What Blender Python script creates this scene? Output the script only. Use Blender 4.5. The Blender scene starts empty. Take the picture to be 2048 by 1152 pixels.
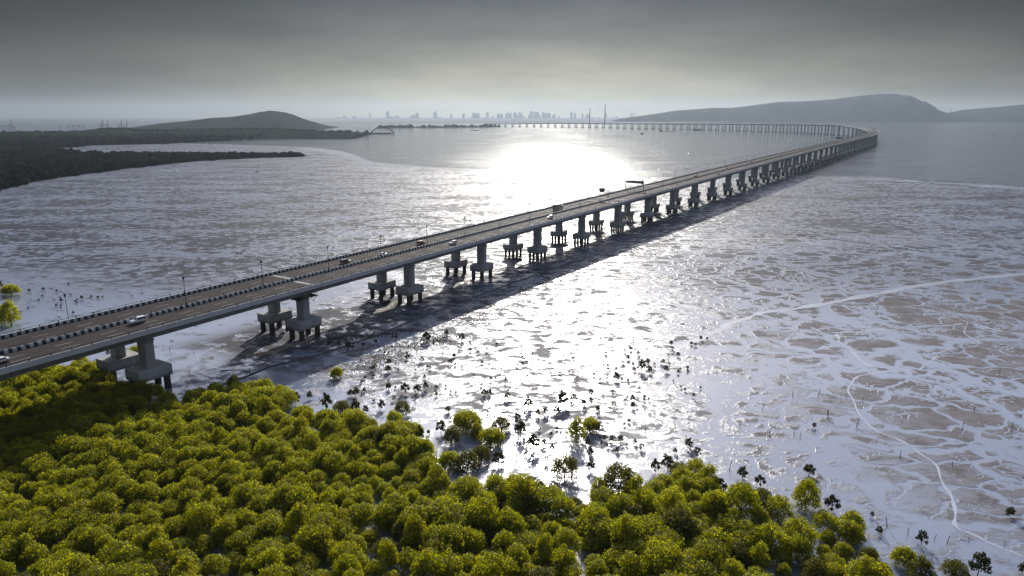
import bpy, math, random
import numpy as np
from mathutils import Vector, Matrix, noise as mnoise
R = math.radians
S = bpy.context.scene
COL = S.collection
rnd = random.Random(7)

# ------------------------------------------------------------------ camera
CAM_H = 80.0
PITCH = math.atan((576 - 230) / 1365.0)
cam = bpy.data.cameras.new('camera'); cam_o = bpy.data.objects.new('camera', cam); COL.objects.link(cam_o)
cam_o.location = (0, 0, CAM_H); cam_o.rotation_euler = (math.pi / 2 - PITCH, 0, 0)
cam.sensor_width = 36; cam.lens = 36 * 1365.0 / 2048; cam.clip_start = 1; cam.clip_end = 60000
S.camera = cam_o
S.view_settings.view_transform = 'Standard'; S.view_settings.look = 'None'
S.view_settings.exposure = 0.0; S.view_settings.gamma = 1
try: S.view_settings.use_curve_mapping = False
except Exception: pass
S.cycles.max_bounces = 6; S.cycles.diffuse_bounces = 2; S.cycles.glossy_bounces = 3
S.cycles.transmission_bounces = 4; S.cycles.volume_bounces = 0; S.cycles.transparent_max_bounces = 4
S.cycles.use_denoising = True
S.cycles.sample_clamp_indirect = 6

SUN_AZ, SUN_EL = 3.0, 23.0          # degrees: azimuth from +Y towards +X, elevation
sun_dir = Vector((math.sin(R(SUN_AZ)) * math.cos(R(SUN_EL)), math.cos(R(SUN_AZ)) * math.cos(R(SUN_EL)), math.sin(R(SUN_EL))))

# ------------------------------------------------------------------ node helper
class G:
    """small arithmetic front end for shader nodes"""
    def __init__(s, nt): s.nt = nt; s.n = nt.nodes; s.l = nt.links
    def put(s, sock, v):
        if v is None: return
        if hasattr(v, 'is_output'): s.l.new(v, sock)
        else:
            if hasattr(v, '__len__') and len(v) == 3 and sock.type == 'RGBA': v = tuple(v) + (1,)
            sock.default_value = v
    def m(s, op, a, b=None, c=None, clamp=False):
        n = s.n.new('ShaderNodeMath'); n.operation = op; n.use_clamp = clamp
        for i, v in enumerate((a, b, c)): s.put(n.inputs[i], v)
        return n.outputs[0]
    def v(s, op, a, b=None, scale=None):
        n = s.n.new('ShaderNodeVectorMath'); n.operation = op
        s.put(n.inputs[0], a); s.put(n.inputs[1], b)
        if scale is not None: s.put(n.inputs['Scale'], scale)
        return n.outputs['Value'] if op in ('DOT_PRODUCT', 'LENGTH', 'DISTANCE') else n.outputs[0]
    def mix(s, f, a, b, blend='MIX'):
        n = s.n.new('ShaderNodeMix'); n.data_type = 'RGBA'; n.blend_type = blend
        s.put(n.inputs[0], f); s.put(n.inputs[6], a); s.put(n.inputs[7], b)
        return n.outputs[2]
    def ss(s, x, lo, hi, a=0.0, b=1.0):
        n = s.n.new('ShaderNodeMapRange'); n.interpolation_type = 'SMOOTHSTEP'
        s.put(n.inputs[0], x); s.put(n.inputs[1], lo); s.put(n.inputs[2], hi); s.put(n.inputs[3], a); s.put(n.inputs[4], b)
        return n.outputs[0]
    def noise(s, vec, scale, detail=3, rough=.5, dist=0.0, col=False):
        n = s.n.new('ShaderNodeTexNoise'); s.put(n.inputs['Vector'], vec)
        n.inputs['Scale'].default_value = scale; n.inputs['Detail'].default_value = detail
        n.inputs['Roughness'].default_value = rough; n.inputs['Distortion'].default_value = dist
        return n.outputs['Color'] if col else n.outputs[0]
    def vor(s, vec, scale, feature='DISTANCE_TO_EDGE', rand=1.0):
        n = s.n.new('ShaderNodeTexVoronoi'); n.feature = feature; s.put(n.inputs['Vector'], vec)
        n.inputs['Scale'].default_value = scale; n.inputs['Randomness'].default_value = rand
        return n.outputs['Distance']
    def ramp(s, f, stops):
        n = s.n.new('ShaderNodeValToRGB'); s.put(n.inputs[0], f); e = n.color_ramp.elements
        while len(e) < len(stops): e.new(.5)
        for q, (p, c) in zip(e, stops): q.position = p; q.color = tuple(c) + (1,)
        return n.outputs[0]
    def sep(s, vec):
        n = s.n.new('ShaderNodeSeparateXYZ'); s.put(n.inputs[0], vec); return n.outputs
    def comb(s, x, y, z):
        n = s.n.new('ShaderNodeCombineXYZ')
        for i, q in enumerate((x, y, z)): s.put(n.inputs[i], q)
        return n.outputs[0]
    def bump(s, h, strength=.5, dist=.1, normal=None):
        n = s.n.new('ShaderNodeBump'); s.put(n.inputs['Height'], h)
        n.inputs['Strength'].default_value = strength; n.inputs['Distance'].default_value = dist
        if normal is not None: s.put(n.inputs['Normal'], normal)
        return n.outputs[0]

# ------------------------------------------------------------------ sky
W = bpy.data.worlds.new('World'); S.world = W; W.use_nodes = True
g = G(W.node_tree); W.node_tree.nodes.clear()
tc = g.n.new('ShaderNodeTexCoord'); d = tc.outputs['Generated']
dx, dy, dz = g.sep(d)
el = g.m('MULTIPLY', g.m('ARCSINE', dz), 180 / math.pi)
az = g.m('SUBTRACT', g.m('MULTIPLY', g.m('ARCTAN2', dx, dy), 180 / math.pi), SUN_AZ)
# the haze bank: dim towards 10 degrees, unseen bright sky added above for the mud
low = g.ramp(g.m('DIVIDE', g.m('ADD', el, 5), 20, clamp=True), [
    (0, (.40, .40, .36)), (.25, (.62, .56, .38)), (.31, (.56, .515, .36)), (.42, (.39, .37, .27)), (.55, (.175, .175, .155)), (.70, (.072, .078, .088)), (.82, (.05, .056, .07)), (1, (.07, .08, .1))])
azl = g.m('ADD', g.m('MULTIPLY', g.m('EXPONENT', g.m('MULTIPLY', g.m('POWER', g.m('DIVIDE', g.m('SUBTRACT', az, 0.0), 23), 2.0), -1)), .84), .16)
low = g.v('SCALE', low, scale=azl)
cl = g.noise(g.comb(g.m('MULTIPLY', az, .05), g.m('MULTIPLY', el, .22), 0), 1.6, 4, .55)
low = g.v('SCALE', low, scale=g.ss(cl, .25, .75, .78, 1.22))
hi = g.ramp(g.m('DIVIDE', el, 90, clamp=True), [
    (0, (.2, .22, .25)), (.12, (.36, .39, .46)), (.20, (1.15, 1.25, 1.65)), (.33, (1.6, 1.75, 2.35)), (.6, (.42, .52, .8)), (1, (.16, .22, .4))])
azh = g.m('ADD', g.m('MULTIPLY', g.m('EXPONENT', g.m('MULTIPLY', g.m('POWER', g.m('DIVIDE', az, 46), 2.0), -1)), .87), .13)
hi = g.v('SCALE', hi, scale=azh)
ang = g.m('MULTIPLY', g.m('ARCCOSINE', g.v('DOT_PRODUCT', d, tuple(sun_dir))), 180 / math.pi)
aur = g.m('EXPONENT', g.m('MULTIPLY', g.m('POWER', g.m('DIVIDE', ang, 9.0), 2.0), -1))
hi = g.v('ADD', hi, g.v('SCALE', (2.0, 1.8, 1.5), scale=aur))
nish = g.n.new('ShaderNodeTexSky'); nish.sky_type = 'NISHITA'; nish.sun_disc = False
nish.sun_elevation = R(SUN_EL); nish.sun_rotation = R(SUN_AZ); nish.altitude = 50; nish.dust_density = 3
hi = g.v('ADD', hi, g.v('SCALE', nish.outputs[0], scale=.05))
sky = g.mix(g.ss(el, 9.8, 18.0), low, hi)
bg = g.n.new('ShaderNodeBackground'); g.put(bg.inputs[0], sky); bg.inputs[1].default_value = 1.0
wo = g.n.new('ShaderNodeOutputWorld'); g.l.new(bg.outputs[0], wo.inputs[0])

# ------------------------------------------------------------------ sun
L = bpy.data.lights.new('sun', 'SUN'); L.energy = 5.0; L.angle = R(.6); L.color = (1, .95, .86)
lo = bpy.data.objects.new('sun', L); COL.objects.link(lo)
lo.rotation_euler = (-sun_dir).to_track_quat('-Z', 'Y').to_euler(); lo.location = (0, 0, 300)

# ------------------------------------------------------------------ object helpers
def tag(o, label=None, cat=None, group=None, kind=None):
    if label: o['label'] = label
    if cat: o['category'] = cat
    if group: o['group'] = group
    if kind: o['kind'] = kind
    return o
def empty(name, loc=(0, 0, 0), rz=0.0):
    o = bpy.data.objects.new(name, None); COL.objects.link(o); o.location = loc; o.rotation_euler = (0, 0, rz)
    o.empty_display_size = .5; return o
class MB:
    """collects faces, builds one mesh object"""
    def __init__(s): s.v = []; s.f = []; s.mi = []; s.uv = []; s.off = 0
    def add(s, vs, fs, mat=0, uvs=None):
        n = len(s.v); s.v += [tuple(q) for q in vs]
        for i, f in enumerate(fs):
            s.f.append(tuple(n + k for k in f)); s.mi.append(mat)
            s.uv.append(uvs[i] if uvs else None)
        return s
    def box(s, c, size, rz=0.0, mat=0, taper=1.0):
        x, y, z = size[0] / 2, size[1] / 2, size[2] / 2; ca, sa = math.cos(rz), math.sin(rz); vs = []
        for k in (-1, 1):
            t = taper if k > 0 else 1
            for (a, b) in ((-1, -1), (1, -1), (1, 1), (-1, 1)):
                px, py = a * x * t, b * y * t
                vs.append((c[0] + px * ca - py * sa, c[1] + px * sa + py * ca, c[2] + k * z))
        return s.add(vs, [(0, 3, 2, 1), (4, 5, 6, 7), (0, 1, 5, 4), (1, 2, 6, 5), (2, 3, 7, 6), (3, 0, 4, 7)], mat)
    def tube(s, p0, p1, r0, r1=None, n=8, mat=0, cap=True):
        r1 = r0 if r1 is None else r1; p0, p1 = Vector(p0), Vector(p1); ax = (p1 - p0).normalized()
        u = ax.orthogonal().normalized(); w = ax.cross(u); vs = []
        for p, r in ((p0, r0), (p1, r1)):
            for k in range(n):
                a = 2 * math.pi * k / n; vs.append(p + (u * math.cos(a) + w * math.sin(a)) * r)
        fs = [(k, (k + 1) % n, n + (k + 1) % n, n + k) for k in range(n)]
        if cap: fs += [tuple(range(n - 1, -1, -1)), tuple(range(n, 2 * n))]
        return s.add(vs, fs, mat)
    def build(s, name, mats, parent=None, smooth=False):
        me = bpy.data.meshes.new(name); me.from_pydata(s.v, [], s.f)
        if not isinstance(mats, (list, tuple)): mats = [mats]
        for m in mats: me.materials.append(m)
        me.polygons.foreach_set('material_index', s.mi)
        if any(u is not None for u in s.uv):
            lay = me.uv_layers.new(name='UVMap'); flat = []
            for f, u in zip(s.f, s.uv): flat += [c for p in (u or [(0, 0)] * len(f)) for c in p]
            lay.data.foreach_set('uv', flat)
        if smooth: me.polygons.foreach_set('use_smooth', [True] * len(me.polygons))
        me.update(); o = bpy.data.objects.new(name, me); COL.objects.link(o)
        if parent: o.parent = parent
        return o
def copy_tree(o, parent=None):
    c = o.copy(); COL.objects.link(c); c.parent = parent
    for ch in list(o.children): copy_tree(ch, c)
    return c
ORD = 'first second third fourth fifth sixth seventh eighth ninth tenth eleventh twelfth thirteenth fourteenth fifteenth sixteenth seventeenth eighteenth nineteenth'.split()
TENS = {2: 'twent', 3: 'thirt', 4: 'fort', 5: 'fift', 6: 'sixt', 7: 'sevent', 8: 'eight', 9: 'ninet'}
def ordn(i):
    i += 1
    if i >= 100: return 'hundred-and-' + ordn(i - 101) if i > 100 else 'hundredth'
    if i < 20: return ORD[i - 1]
    t, u = divmod(i, 10)
    return TENS[t] + ('ieth' if u == 0 else 'y-' + ORD[u - 1])

# pixel of the photograph (2048 wide) -> direction and ground point: used only to measure the place
F = 1365.0; cp, sp = math.cos(PITCH), math.sin(PITCH)
def at(x, y, z=0.0):
    u = (x - 1024) / F; v = (576 - y) / F
    dX, dY, dZ = u, cp + v * sp, -sp + v * cp
    t = (z - CAM_H) / dZ
    return Vector((dX * t, dY * t, z))
def pos_at_dist(x, y, D):
    """point at forward distance D seen at pixel (x, y)"""
    u = (x - 1024) / F; v = (576 - y) / F
    dX, dY, dZ = u, cp + v * sp, -sp + v * cp
    t = D / dY
    return Vector((dX * t, D, CAM_H + dZ * t))
def pxm(p):      # pixels per metre at a point
    return F / (p[1] * cp + (CAM_H - p[2]) * sp)
def to_px(p):
    zz = p[2] - CAM_H; dep = p[1] * cp - zz * sp; up = p[1] * sp + zz * cp
    return 1024 + F * p[0] / dep, 576 - F * up / dep

# ------------------------------------------------------------------ materials
def mat(name, col=(.5, .5, .5), rough=.6, metal=0.0, spec=.5):
    m = bpy.data.materials.new(name); m.use_nodes = True; b = m.node_tree.nodes['Principled BSDF']
    b.inputs['Base Color'].default_value = tuple(col) + (1,); b.inputs['Roughness'].default_value = rough
    b.inputs['Metallic'].default_value = metal; b.inputs['Specular IOR Level'].default_value = spec
    return m
def pb(m): return G(m.node_tree), m.node_tree.nodes['Principled BSDF']
def geo_pos(gg): return gg.n.new('ShaderNodeNewGeometry').outputs['Position']
def weathered(name, c1, c2, scale=.6, rough=.75, streak=True, spec=.12, tide_stain=None):
    m = mat(name, c1, rough, spec=spec); gg, b = pb(m); P = geo_pos(gg)
    n1 = gg.noise(P, scale, 6, .62); f = gg.ss(n1, .35, .7)
    if streak:
        n2 = gg.noise(gg.v('MULTIPLY', P, (2.2, 2.2, .12)), .8, 4, .6)
        f = gg.m('MULTIPLY', gg.m('ADD', f, gg.ss(n2, .42, .75)), .5)
    colr = gg.mix(f, c1, c2)
    if tide_stain:
        zz = gg.m('ADD', gg.sep(P)[2], gg.m('MULTIPLY', gg.m('SUBTRACT', gg.noise(gg.v('MULTIPLY', P, (1.5, 1.5, .25)), 1.2, 4, .6), .5), 3.5))
        colr = gg.mix(gg.ss(zz, tide_stain - .9, tide_stain + 1.2, .8, 0), colr, (.052, .046, .034))
        colr = gg.mix(gg.m('MULTIPLY', gg.ss(gg.noise(gg.v('MULTIPLY', P, (3, 3, .1)), .9, 3, .6), .58, .72), .45), colr, (.12, .08, .05))
    gg.put(b.inputs['Base Color'], colr)
    n3 = gg.noise(P, 6, 3, .6)
    gg.put(b.inputs['Normal'], gg.bump(n3, .25, .03)); return m
M = {}
M['concrete'] = weathered('concrete', (.43, .43, .425), (.29, .29, .285), .5)
M['cap_concrete'] = weathered('cap_concrete', (.46, .46, .455), (.30, .295, .285), .35, tide_stain=4.6)
M['girder'] = weathered('girder_concrete', (.37, .375, .38), (.25, .25, .25), .25)
gg_, b_ = pb(M['girder']); uv_ = gg_.n.new('ShaderNodeTexCoord').outputs['UV']; u_ = gg_.sep(uv_)[0]
old_ = b_.inputs['Base Color'].links[0].from_socket
ln_ = gg_.m('LESS_THAN', gg_.m('FRACT', gg_.m('DIVIDE', u_, 3.05)), .035)
seg_ = gg_.n.new('ShaderNodeTexWhiteNoise'); seg_.noise_dimensions = '1D'; gg_.put(seg_.inputs['W'], gg_.m('FLOOR', gg_.m('DIVIDE', u_, 3.05)))
c_ = gg_.mix(gg_.m('MULTIPLY', seg_.outputs[0], .28), old_, (.15, .15, .15))
gg_.put(b_.inputs['Base Color'], gg_.mix(gg_.m('MULTIPLY', ln_, .65), c_, (.06, .06, .06)))
M['pile'] = weathered('pile_concrete', (.10, .085, .07), (.055, .045, .038), .7, .8, tide_stain=2.0)
M['parapet'] = weathered('parapet_concrete', (.60, .61, .62), (.44, .44, .44), .3)
M['steel'] = mat('galvanised_steel', (.16, .17, .18), .45, .7)
M['darksteel'] = mat('dark_steel', (.028, .030, .034), .7, 0, .1)
M['white_line'] = weathered('road_paint', (.52, .52, .49), (.24, .23, .22), 2.0, .6, False)
M['joint'] = weathered('joint_concrete', (.42, .41, .38), (.33, .32, .3), 1.0, .7, False)
M['sign'] = mat('sign_back', (.02, .035, .03), .4)
M['tyre'] = mat('tyre', (.015, .015, .016), .8)
M['rim'] = mat('rim', (.35, .36, .37), .35, .8)
M['glass'] = mat('car_glass', (.02, .025, .03), .06, 0, .8)
M['lampglass'] = mat('headlight', (.7, .72, .75), .15)
M['tail'] = mat('tail_light', (.35, .02, .02), .25)
def paint(name, c, spec=.6):
    m = mat(name, c, .32, 0, spec); b = m.node_tree.nodes['Principled BSDF']; b.inputs['Coat Weight'].default_value = .6; b.inputs['Coat Roughness'].default_value = .08
    gg, b = pb(m); P = gg.n.new('ShaderNodeTexCoord').outputs['Object']
    dz_ = gg.sep(P)[2]; f = gg.m('MULTIPLY', gg.ss(dz_, .15, .75, 1, 0), gg.ss(gg.noise(P, 3, 3), .3, .7, .3, .8))
    gg.put(b.inputs['Base Color'], gg.mix(f, c, (.13, .115, .10))); return m
# striped concrete (painted bands follow the arc length kept in the UV map)
def stripes():
    m = mat('striped_barrier', (.5, .5, .5), .6); gg, b = pb(m); P = geo_pos(gg)
    uv = gg.n.new('ShaderNodeTexCoord').outputs['UV']; u = gg.sep(uv)[0]
    fr = gg.m('FRACT', gg.m('MULTIPLY', u, .5)); f = gg.m('GREATER_THAN', fr, .5)
    w = gg.ss(gg.noise(P, 1.2, 5, .6), .3, .75)
    c = gg.mix(f, gg.mix(w, (.52, .53, .53), (.34, .34, .33)), gg.mix(w, (.022, .028, .042), (.05, .052, .06)))
    gg.put(b.inputs['Base Color'], c); return m
M['stripes'] = stripes(); M['stripes'].node_tree.nodes['Principled BSDF'].inputs['Specular IOR Level'].default_value = .12
def asphalt():
    m = mat('asphalt', (.06, .055, .05), .9, 0, .04); gg, b = pb(m); P = geo_pos(gg)
    uv = gg.n.new('ShaderNodeTexCoord').outputs['UV']
    lane = gg.noise(gg.v('MULTIPLY', uv, (.02, 1.6, 1)), 1.0, 4, .6)
    fine = gg.noise(P, 1.4, 5, .65)
    c = gg.mix(gg.ss(lane, .32, .68), (.033, .028, .027), (.058, .048, .044))
    c = gg.mix(gg.ss(fine, .3, .75, 0, .35), c, (.09, .078, .068))
    gg.put(b.inputs['Base Color'], c); gg.put(b.inputs['Roughness'], gg.ss(lane, .3, .7, .72, .88))
    gg.put(b.inputs['Normal'], gg.bump(gg.noise(P, 9, 2), .3, .02)); return m
M['asphalt'] = asphalt()

# ------------------------------------------------------------------ ground: tidal mud, one sheet to the horizon
def mudmat():
    m = mat('tidal_mud', (.2, .19, .18), .4); gg, b = pb(m); P = geo_pos(gg)
    x, y, z = gg.sep(P)
    P2 = gg.comb(x, y, 0)
    wob = gg.v('SCALE', gg.v('SUBTRACT', gg.noise(P2, .022, 4, .55, 0, True), (.5, .5, .5)), scale=30.0)
    wob2 = gg.v('SCALE', gg.v('SUBTRACT', gg.noise(P2, .12, 3, .6, 0, True), (.5, .5, .5)), scale=7.0)
    Q = gg.v('ADD', gg.v('ADD', P2, wob), wob2); Q = gg.v('MULTIPLY', Q, (.62, .95, 1.0))
    e1 = gg.vor(Q, .10, rand=1.0); e2 = gg.vor(gg.v('ADD', Q, gg.v('SCALE', wob2, scale=.5)), .26, rand=1.0); e3 = gg.vor(Q, .024)
    wid = gg.noise(P2, .014, 2, .5)
    c1 = gg.ss(gg.m('SUBTRACT', e1, gg.ss(wid, .3, .72, .0, .075)), .0, .065, 1, 0)
    c2 = gg.ss(gg.m('SUBTRACT', e2, gg.ss(gg.noise(P2, .05, 3), .38, .68, -.09, .085)), .0, .07, 1, 0)
    c3 = gg.ss(e3, .012, .05, 1, 0)
    net = gg.m('MAXIMUM', gg.m('MAXIMUM', c1, gg.m('MULTIPLY', c2, .8)), c3)
    # streaky flats (everywhere else): stretched pools
    st = gg.noise(gg.v('ADD', gg.v('MULTIPLY', P2, (.75, 1.0, 1)), gg.v('SCALE', wob, scale=.35)), .19, 7, .72, .4)
    st2 = gg.noise(gg.v('MULTIPLY', P2, (.6, 1.3, 1)), .022, 5, .6, .4)
    big = gg.noise(P2, .0065, 3, .5)
    streak = gg.ss(gg.m('ADD', gg.m('MULTIPLY', st, .66), gg.m('MULTIPLY', st2, .34)), .475, .555)
    # right-hand side of the bridge (bridge line: n = -.841x + .541y): creek network region
    n = gg.m('ADD', gg.m('MULTIPLY', x, -.841), gg.m('MULTIPLY', y, .541))
    R_net = gg.m('MULTIPLY', gg.ss(gg.m('ADD', x, gg.m('MULTIPLY', big, 60)), 40, 90), gg.ss(y, 560, 330))
    film = gg.ss(gg.m('ADD', y, gg.m('MULTIPLY', gg.noise(P2, .012, 3), 120)), 165, 255, 1, 0)     # smooth film near the trees
    film = gg.m('MULTIPLY', film, gg.ss(gg.m('SUBTRACT', x, gg.m('MULTIPLY', y, .55)), -50, -10, .95, .0))
    film = gg.m('MAXIMUM', film, gg.ss(gg.m('ADD', gg.m('ADD', y, gg.m('MULTIPLY', gg.m('SUBTRACT', x, 40), .55)), gg.m('MULTIPLY', gg.noise(P2, .03, 3), 30)), 168, 152))
    # left of the bridge, smooth bright flat close in, rougher beyond
    film_l = gg.m('MULTIPLY', gg.ss(n, 214, 235), gg.ss(gg.m('ADD', y, gg.m('MULTIPLY', gg.noise(P2, .01, 3), 260)), 400, 520, 1, 0))
    central = gg.m('MULTIPLY', gg.ss(gg.m('ABSOLUTE', gg.m('SUBTRACT', x, 25)), 40, 110, 1, 0), gg.ss(y, 150, 420, 1, .3))
    wet = gg.mix(R_net, gg.comb(streak, streak, streak), gg.comb(net, net, net)); wet = gg.sep(wet)[0]
    wet = gg.m('MAXIMUM', wet, gg.m('MULTIPLY', film, gg.ss(st, .30, .52)))
    wet = gg.m('MAXIMUM', wet, gg.m('MULTIPLY', film_l, gg.ss(st, .34, .46)))
    wet = gg.m('MAXIMUM', wet, gg.m('MULTIPLY', central, gg.ss(st, .38, .56, .0, .85)))
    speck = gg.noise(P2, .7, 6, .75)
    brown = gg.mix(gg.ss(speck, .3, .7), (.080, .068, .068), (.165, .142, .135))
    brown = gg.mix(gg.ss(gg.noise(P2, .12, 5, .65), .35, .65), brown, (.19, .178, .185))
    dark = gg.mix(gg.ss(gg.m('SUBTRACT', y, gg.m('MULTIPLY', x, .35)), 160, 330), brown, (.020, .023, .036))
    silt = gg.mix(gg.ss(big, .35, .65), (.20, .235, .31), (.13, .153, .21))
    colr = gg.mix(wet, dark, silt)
    tree = gg.ss(y, 160, 120, 0, .0)
    gg.put(b.inputs['Base Color'], colr)
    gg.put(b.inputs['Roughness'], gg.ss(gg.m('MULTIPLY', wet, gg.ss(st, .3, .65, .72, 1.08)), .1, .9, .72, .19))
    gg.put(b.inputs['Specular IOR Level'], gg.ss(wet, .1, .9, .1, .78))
    h = gg.m('ADD', gg.m('MULTIPLY', gg.m('SUBTRACT', 1, wet), .12), gg.m('MULTIPLY', gg.m('MULTIPLY', speck, gg.m('SUBTRACT', 1.15, wet)), .35))
    gg.put(b.inputs['Normal'], gg.bump(h, .6, .5)); return m
M['mud'] = mudmat()
def grid_sheet(name, xs, ys, zf, m, parent=None, smooth=True):
    v = [(x, y, zf(x, y)) for y in ys for x in xs]; nx = len(xs)
    f = [(j * nx + i, j * nx + i + 1, (j + 1) * nx + i + 1, (j + 1) * nx + i) for j in range(len(ys) - 1) for i in range(nx - 1)]
    b = MB(); b.add(v, f); return b.build(name, m, parent, smooth)
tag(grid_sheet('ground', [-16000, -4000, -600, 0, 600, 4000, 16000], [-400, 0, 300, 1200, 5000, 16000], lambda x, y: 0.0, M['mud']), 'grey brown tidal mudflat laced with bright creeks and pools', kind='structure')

# open water beyond the tide line
def watermat():
    m = mat('sea', (.035, .05, .06), .24, 0, .35); gg, b = pb(m); P = geo_pos(gg)
    b.inputs['IOR'].default_value = 1.33
    a = gg.noise(gg.v('MULTIPLY', P, (.7, 1.5, 1)), .11, 4, .65); c = gg.noise(gg.v('MULTIPLY', P, (.35, 1.3, 1)), .018, 4, .6)
    k = gg.noise(gg.v('MULTIPLY', P, (1, 1.6, 1)), .5, 2, .6)
    gr = gg.noise(gg.v('MULTIPLY', P, (.22, .03, 1)), 1.0, 4, .75); a = gg.m('ADD', a, gg.m('MULTIPLY', gr, 1.5))
    h = gg.m('ADD', gg.m('MULTIPLY', a, 1.0), gg.m('ADD', gg.m('MULTIPLY', c, 2.0), gg.m('MULTIPLY', k, .3)))
    gg.put(b.inputs['Normal'], gg.bump(h, .6, .95))
    gg.put(b.inputs['Roughness'], gg.ss(c, .36, .64, .08, .15))
    gg.put(b.inputs['Base Color'], gg.mix(gg.ss(gg.m('ADD', gg.m('MULTIPLY', c, .3), gg.m('MULTIPLY', gr, .7)), .44, .56), (.006, .016, .030), (.055, .078, .11))); return m  # paler streaks put into the water colour to texture the glint
M['sea'] = watermat()
def poly_sheet(name, pts, m, z, parent=None):
    from mathutils.geometry import delaunay_2d_cdt
    P = [Vector((p[0], p[1])) for p in pts]; n = len(P)
    V, E_, Fc, *_ = delaunay_2d_cdt(P, [(i, (i + 1) % n) for i in range(n)], [], 0, 1e-4)
    keep = []
    for f in Fc:
        c = sum((V[k] for k in f), Vector((0, 0))) / len(f)
        if inside(pts, c.x, c.y): keep.append(tuple(f))
    b = MB(); b.add([(v.x, v.y, z) for v in V], keep)
    o = b.build(name, m, parent)
    if o.data.polygons[0].normal.z < 0: o.data.flip_normals()
    return o
def inside(poly, x, y):
    c = False; n = len(poly); j = n - 1
    for i in range(n):
        if (poly[i][1] > y) != (poly[j][1] > y) and x < (poly[j][0] - poly[i][0]) * (y - poly[i][1]) / (poly[j][1] - poly[i][1]) + poly[i][0]: c = not c
        j = i
    return c
def smooth_line(pts, n=8):
    out = []
    P = [Vector(p) for p in pts]; P = [P[0] * 2 - P[1]] + P + [P[-1] * 2 - P[-2]]
    for i in range(1, len(P) - 2):
        for k in range(n):
            t = k / n; a, b, c, dd = P[i - 1], P[i], P[i + 1], P[i + 2]
            out.append(.5 * ((2 * b) + (c - a) * t + (2 * a - 5 * b + 4 * c - dd) * t * t + (3 * b - a - 3 * c + dd) * t ** 3))
    out.append(P[-2]); return out
tide = [(560, 292), (640, 296), (700, 306), (722, 315), (745, 323), (800, 329), (860, 334), (960, 337), (1040, 342), (1150, 349), (1280, 353), (1420, 356), (1560, 352), (1700, 352), (1850, 359), (2048, 372), (2300, 392), (2700, 430)]
tl = smooth_line([at(*p).to_2d() for p in tide], 8)
tl2 = []
for i, p in enumerate(tl):
    q = Vector((p[0], p[1])); k = mnoise.noise(Vector((q.x * .012, q.y * .012, 3)))
    tl2.append((q.x, q.y + 26 * k * min(1, q.y / 1500)))
sea_pts = tl2 + [(9000, 900), (15500, 3000), (15500, 15500), (-15500, 15500), (-15500, 6500), (-2600, 3400), (-1500, 2330)]
tag(poly_sheet('sea', sea_pts, M['sea'], .06), 'rippled grey harbour water beyond the tide line', kind='structure')

# tidal channels: bright sheets of standing water a few mm above the mud
def channelmat():
    m = mat('channel_water', (.31, .33, .36), .2, 0, 1.0); gg, b = pb(m); P = geo_pos(gg)
    gg.put(b.inputs['Base Color'], gg.mix(gg.ss(gg.noise(P, .05, 3), .3, .7), (.35, .375, .43), (.27, .29, .34)))
    gg.put(b.inputs['Normal'], gg.bump(gg.noise(P, .5, 3), .15, .1)); return m
M['channel'] = channelmat()
def ribbon(name, px, w0, w1, m, z, label=None, h=0.0, wav=.45, kind='structure', seed=0, branchy=False):
    line = smooth_line([at(*p).to_2d() for p in px], 10); b = MB(); L_ = []
    for i, p in enumerate(line):
        a = line[max(0, i - 1)]; c = line[min(len(line) - 1, i + 1)]; t = (c - a).normalized(); nn = Vector((-t.y, t.x))
        f = i / (len(line) - 1); w = (w0 + (w1 - w0) * f) * (1 + wav * 2.6 * mnoise.noise(Vector((i * .31, seed, 0)))) / 2
        off = nn * mnoise.noise(Vector((i * .17, seed + 9, 0))) * 1.6
        w2 = w * (1 + wav * mnoise.noise(Vector((i * .4, seed + 4, 0))))
        L_.append((p + off + nn * w, p + off, p + off - nn * w2))
    for i in range(len(L_) - 1):
        A, B = L_[i], L_[i + 1]
        vs = [(A[0].x, A[0].y, z), (A[1].x, A[1].y, z + h), (A[2].x, A[2].y, z), (B[0].x, B[0].y, z), (B[1].x, B[1].y, z + h), (B[2].x, B[2].y, z)]
        b.add(vs, [(0, 1, 4, 3), (1, 2, 5, 4)])
    o = b.build(name, m, None, True); tag(o, label, kind=kind); return o
ch = [([(2120, 541), (2000, 552), (1900, 563), (1790, 580), (1690, 600), (1590, 617), (1500, 632), (1450, 655), (1390, 682), (1310, 712), (1220, 752)], 4.6, 1.6),
      ([(1750, 588), (1830, 610), (1900, 632), (1935, 645), (1925, 662), (1960, 690), (1890, 700), (1850, 730), (1800, 742), (1720, 752), (1700, 790), (1735, 850), (1800, 880), (1850, 915), (1900, 985), (1915, 1050), (1960, 1075), (2060, 1120)], .3, .6),
      ([(1920, 640), (1980, 658), (2060, 672)], 1.0, 1.3),
      ([(1925, 648), (1830, 655), (1740, 662), (1660, 665), (1620, 655)], 1.1, .7),
      ([(1670, 668), (1700, 700), (1740, 730), (1780, 738)], 1.2, .8)]
for i, (px, a, b_) in enumerate(ch):
    ribbon('tidal_channel', px, a, b_, M['channel'], .012 + i * .004, 'bright creek of standing water winding over the mudflat', seed=i * 3.1)
ribbon('wet_sand', [(1600, 357), (1700, 357), (1850, 364), (2048, 377), (2300, 398)], 12, 26, M['channel'], .02, 'bright film of water along the tide line on the right', wav=.75, seed=41)
ribbon('wet_sand', [(610, 297), (690, 308), (722, 319), (760, 328), (850, 336), (960, 341), (1040, 345)], 40, 22, M['channel'], .02, 'bright film of water along the tide line on the left', wav=.5, seed=47)
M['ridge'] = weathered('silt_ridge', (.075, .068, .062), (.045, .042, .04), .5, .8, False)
M['silt'] = weathered('tan_ground', (.30, .25, .19), (.18, .15, .12), .6, .7, False)
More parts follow.
